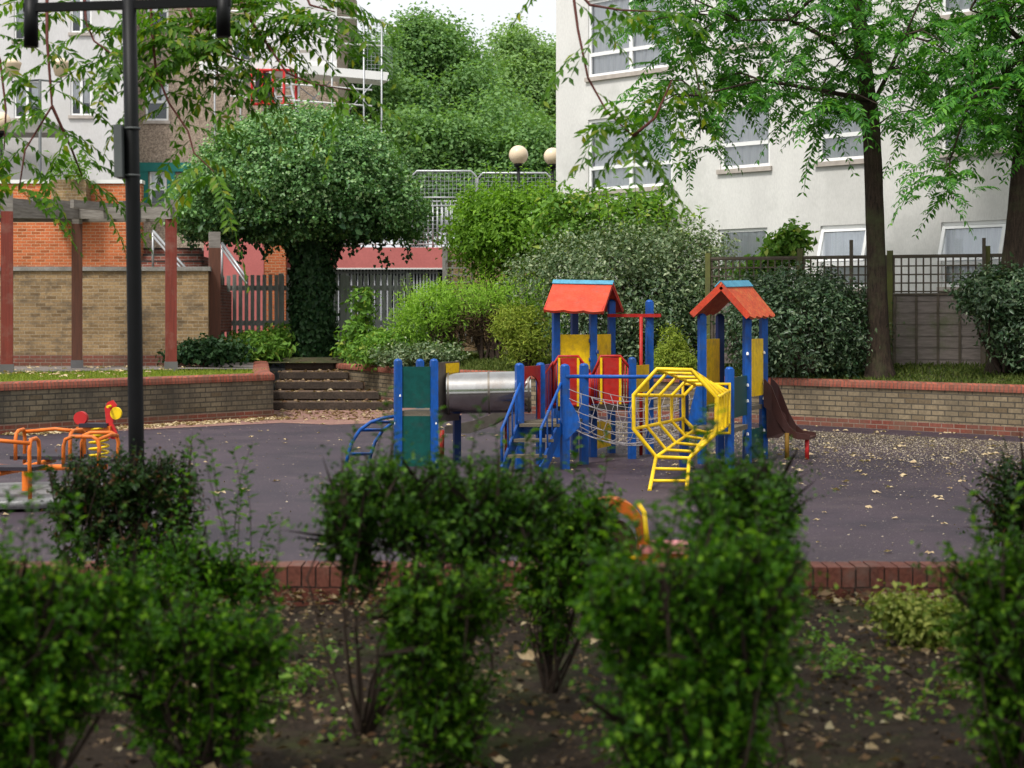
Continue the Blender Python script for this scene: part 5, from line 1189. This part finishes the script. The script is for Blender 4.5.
bush('dark clipped privet block rising behind the tall blurred bush right of centre', 745, 6.3, [(725, 500, 0, 34, 50, 34), (765, 502, 0, 32, 50, 36), (745, 530, 0, 46, 50, 38), (770, 550, 0, 26, 40, 34), (720, 560, 0, 30, 40, 34)], 'privetmid', 620, 15, .038, .027, .0165, 18, .011, shell=.5)
bush('broad fresh green privet bush filling the lower left corner', 30, 5.0, [(20, 610, 0, 56, 60, 44), (70, 620, 0, 52, 60, 44), (-30, 620, 0, 70, 60, 60), (20, 680, 0, 56, 60, 60), (60, 690, 0, 44, 50, 40), (10, 740, 0, 50, 50, 50), (105, 605, 0, 40, 40, 28)], 'privetfresh', 760, 15, .034, .029, .018, 22, .012, shell=.5, sprigs=[(0, 575), (20, 570), (60, 575), (85, 580), (40, 572)])
bush('spreading leafy privet bush right of the lower left corner bush', 205, 5.6, [(165, 640, 0, 46, 50, 34), (215, 640, 0, 50, 55, 36), (262, 650, 0, 36, 40, 30), (200, 690, 0, 48, 50, 44), (150, 700, 0, 40, 40, 46), (240, 705, 0, 40, 40, 50), (125, 630, 0, 30, 40, 26), (195, 745, 0, 60, 50, 36)], 'privetfresh', 430, 14, .036, .030, .018, 22, .011, shell=.4, sprigs=[(150, 615), (185, 608), (250, 618), (272, 625)])
bush('loose privet bush with upright sprigs beside the dark clipped bush', 205, 7.2, [(185, 560, 0, 34, 36, 26), (215, 580, 0, 36, 36, 26), (150, 590, 0, 40, 36, 28), (245, 585, 0, 28, 30, 20)], 'privetfresh', 240, 13, .04, .030, .018, 18, .010, shell=.3, sh=.5, sprigs=[(190, 540), (205, 530), (228, 535), (236, 528), (250, 555), (262, 570), (175, 545), (222, 520), (240, 505)])
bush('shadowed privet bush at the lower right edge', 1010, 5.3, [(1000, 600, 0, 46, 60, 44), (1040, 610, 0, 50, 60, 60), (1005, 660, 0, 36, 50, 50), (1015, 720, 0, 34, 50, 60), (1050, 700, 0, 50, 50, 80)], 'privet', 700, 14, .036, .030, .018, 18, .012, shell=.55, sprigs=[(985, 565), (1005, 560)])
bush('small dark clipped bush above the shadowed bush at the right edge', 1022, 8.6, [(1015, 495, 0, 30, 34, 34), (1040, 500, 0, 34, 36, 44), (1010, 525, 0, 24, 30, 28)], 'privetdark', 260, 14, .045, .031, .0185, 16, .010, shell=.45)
shrub('golden_euonymus', 'small yellow green variegated shrub at the foot of the kerb on the right', 'shrub', G(925, 7.8, SOIL-.02), pb2(7.8, [(925, 622, 0, 34, 36, 22), (905, 615, 0, 22, 26, 18), (950, 635, 0, 22, 26, 18), (890, 610, .1, 12, 14, 10)]), LF['spotted'], 240, 12, .04, .034, .019, 14, .007, shell=.4)
random.seed(3)
wl = []
for x, Y in ((830, 7.6), (850, 7.2), (815, 7.9), (870, 6.9), (300, 7.0), (325, 7.5), (270, 6.7), (640, 7.6), (860, 6.3), (930, 6.5), (960, 6.9), (340, 6.3)):
    q = G(x, Y, SOIL); wl.append((q.x, q.y, SOIL+.04, .12, .1, .07))
pos, ax, nr, c = cloud(wl, 90, 9, .035, shell=.1, up=.9)
leaves('low_weeds', pos, ax, nr, vary(len(pos), .035), vary(len(pos), .02), LF['weed'], kind='stuff')

# ------------------------------------------------------------------ fallen leaves, litter, grass
def scatter(name, xy, z, L, W, lm, tilt=.35, lift=.006):
    n = len(xy); pos = np.column_stack([xy, np.full(n, z)+lift+RNG.random(n)*lift]) if np.isscalar(z) else np.column_stack([xy, z+lift+RNG.random(n)*lift])
    a = RNG.random(n)*2*math.pi; ax = np.stack([np.cos(a), np.sin(a), RNG.normal(size=n)*.12], 1); nr = np.array([0, 0, 1.0])+RNG.normal(size=(n, 3))*tilt
    l = vary(n, L, .35)
    if lm == 'paleleaf' and L > .055:      # palmate leaves: three lobes from one stalk
        sd = np.stack([-np.sin(a), np.cos(a), np.zeros(n)], 1)
        pos = np.concatenate([pos, pos, pos]); ax = np.concatenate([ax, ax*.5+sd*.8, ax*.5-sd*.8]); nr = np.concatenate([nr]*3); l = np.concatenate([l, l*.75, l*.75]); L *= 1.0
    return leaves(name, pos, ax, nr, l, l*W/L, LF[lm], kind='stuff', fold=.18)
n = 16000; xy = np.column_stack([RNG.uniform(-4.2, 4.2, n), 4.2+5.0*RNG.random(n)**.8]); scatter('bed_debris', xy, .375, .024, .012, 'debris', 1.2, .03)
n = 6000; xy = np.column_stack([RNG.uniform(-4.2, 4.2, n), 4.2+5.0*RNG.random(n)**.8]); scatter('fallen_leaves', xy, .395, .034, .02, 'brownleaf', .6, .012)
n = 170; xy = np.column_stack([RNG.uniform(-4, 4, n), RNG.uniform(4.5, 9.1, n)]); scatter('fallen_leaves', xy, .40, .06, .034, 'paleleaf', .5, .02)
n = 700; xy = np.column_stack([RNG.uniform(-4, 4, n), RNG.normal(8.95, .12, n)]); scatter('fallen_leaves', xy[xy[:, 1] < 9.18], .39, .06, .036, 'brownleaf', .5, .02)
gx = RNG.uniform(-9, 9, 2600); gy = RNG.uniform(10, 34, 2600)
keep = RNG.random(2600) < .10+.55*np.clip((gx+1)/5, 0, 1)*np.clip((gy-12)/10, .35, 1)
scatter('fallen_leaves', np.column_stack([gx, gy])[keep], .006, .075, .045, 'paleleaf', .25)
# fine pale litter, thick in front of the right wall
n = 46000; u = RNG.random(n); wx = 1.5+9*u; wy = 33.2-.95*wx+RNG.normal(size=n)*.0-np.abs(RNG.normal(size=n))*3.6
lx = RNG.uniform(-7, 9, 4000); ly = RNG.uniform(11, 33, 4000)
xy = np.column_stack([np.concatenate([wx, lx]), np.concatenate([wy, ly])]); xy = xy[xy[:, 1] > 10]
scatter('leaf_litter', xy, .004, .021, .014, 'litter', .3, .004)
# leaves drifted along the left wall, on the apron and the steps
n = 900; t = RNG.random(n); bx = -8.1+3.7*t; by = 27.7+4.7*t; o = np.abs(RNG.normal(size=n))*.25
xy = np.column_stack([bx+o*.78, by-o*.62]); scatter('fallen_leaves', xy, .008, .08, .05, 'paleleaf')
n = 700; xy = np.column_stack([RNG.uniform(-5, -1.5, n), RNG.uniform(31.6, 35, n)]); scatter('fallen_leaves', xy, .010, .075, .05, 'brownleaf')
pts, zz_ = [], []
for i in range(5):
    for k in range(60): pts.append((RNG.uniform(-4.9-.13*i, rx[i]), ys[i]+.1+RNG.random()**1.5*(ys[i+1]-ys[i]-.1))); zz_.append(.16*(i+1)-.005)
scatter('fallen_leaves', np.array(pts), np.array(zz_), .09, .055, 'brownleaf')
n = 260; xy = np.column_stack([RNG.uniform(-16, -6.5, n), RNG.uniform(30, 37.2, n)]); scatter('fallen_leaves', xy[(xy[:, 1] > 29+0*xy[:, 0])], .835, .10, .06, 'paleleaf')
# grass on the lawn and in the bed
n = 16000; gx = RNG.uniform(-12, -4.9, n); gy = RNG.uniform(27, 35.2, n); ok = (gy > 28.4+(gx+8.1)*1.27+.3) & (gy < 33.9+np.clip((gx+9)*.78, 0, 1.9))
gx, gy = gx[ok], gy[ok]; n = len(gx)
leaves('grass', np.column_stack([gx, gy, np.full(n, .77)]), RNG.normal(size=(n, 3))*.4+np.array([0, 0, 1]), RNG.normal(size=(n, 3)), vary(n, .075), .012, LF['grass'], kind='stuff')
n = 26000; t = RNG.random(n)*6; i = t.astype(int)+1; f_ = t-t.astype(int); A_ = np.array([(p.x, p.y) for p in in0]); C_ = np.array([(p.x, p.y) for p in in1]); q = RNG.random(n)[:, None]
pA = A_[i]*(1-f_[:, None])+A_[i+1]*f_[:, None]; pC = C_[i]*(1-f_[:, None])+C_[i+1]*f_[:, None]; p2 = pA*(1-q)+pC*q
leaves('ground_cover', np.column_stack([p2, .72+.28*q[:, 0]]), RNG.normal(size=(n, 3))*.6+np.array([0, 0, 1]), RNG.normal(size=(n, 3))+np.array([0, 0, .8]), vary(n, .085), .028, LF['bedgrass'], kind='stuff')

# ------------------------------------------------------------------ light, sky, camera
w = bpy.data.worlds.new('World'); sc.world = w; w.use_nodes = True; N, L = w.node_tree.nodes, w.node_tree.links
sky = N.new('ShaderNodeTexSky'); sky.sky_type = 'NISHITA'; sky.sun_disc = False
EL, AZ = math.radians(58), math.radians(215)      # compass angle of the sun: behind the camera and to its left
sky.sun_elevation = EL; sky.sun_rotation = AZ; sky.dust_density = 6; sky.air_density = 1; sky.ozone_density = 1
hs = N.new('ShaderNodeHueSaturation'); hs.inputs['Saturation'].default_value = .22; L.new(sky.outputs[0], hs.inputs['Color'])
tcw = N.new('ShaderNodeTexCoord'); cl = N.new('ShaderNodeTexNoise'); cl.inputs['Scale'].default_value = 2.2; cl.inputs['Detail'].default_value = 5; L.new(tcw.outputs['Generated'], cl.inputs['Vector'])
cr_ = N.new('ShaderNodeValToRGB'); cr_.color_ramp.elements[0].color = (5.6, 5.8, 6.1, 1); cr_.color_ramp.elements[1].color = (7.2, 7.25, 7.3, 1); cr_.color_ramp.elements[0].position = .3; cr_.color_ramp.elements[1].position = .7; L.new(cl.outputs['Fac'], cr_.inputs[0])
mxw = N.new('ShaderNodeMix'); mxw.data_type = 'RGBA'; mxw.inputs[0].default_value = .72; L.new(hs.outputs[0], mxw.inputs[6]); L.new(cr_.outputs[0], mxw.inputs[7])    # overcast cloud layer over the clear sky
L.new(mxw.outputs[2], N['Background'].inputs[0]); N['Background'].inputs[1].default_value = .15
sun = bpy.data.lights.new('sun', 'SUN'); sun.energy = 2.6; sun.angle = math.radians(10); sun.color = (1, .96, .9)
so_ = bpy.data.objects.new('sun', sun); COL.objects.link(so_)
sd = Vector((math.sin(AZ)*math.cos(EL), math.cos(AZ)*math.cos(EL), math.sin(EL))); so_.rotation_euler = sd.to_track_quat('Z', 'Y').to_euler()
cam = bpy.data.cameras.new('camera'); co_ = bpy.data.objects.new('camera', cam); COL.objects.link(co_); sc.camera = co_
co_.location = (0, 0, ZC); co_.rotation_euler = (math.radians(90), 0, 0)
cam.sensor_width = 36; cam.lens = 36*F/1024; cam.shift_y = -(384-HY)/1024; cam.clip_start = .1; cam.clip_end = 3000
cam.dof.use_dof = True; cam.dof.focus_distance = 25; cam.dof.aperture_fstop = 3.7
sc.view_settings.view_transform = 'Standard'; sc.view_settings.look = 'None'; sc.view_settings.gamma = 1; sc.view_settings.exposure = .4
sc.render.engine = 'CYCLES'; sc.cycles.max_bounces = 8; sc.cycles.transparent_max_bounces = 12; sc.cycles.use_denoising = True
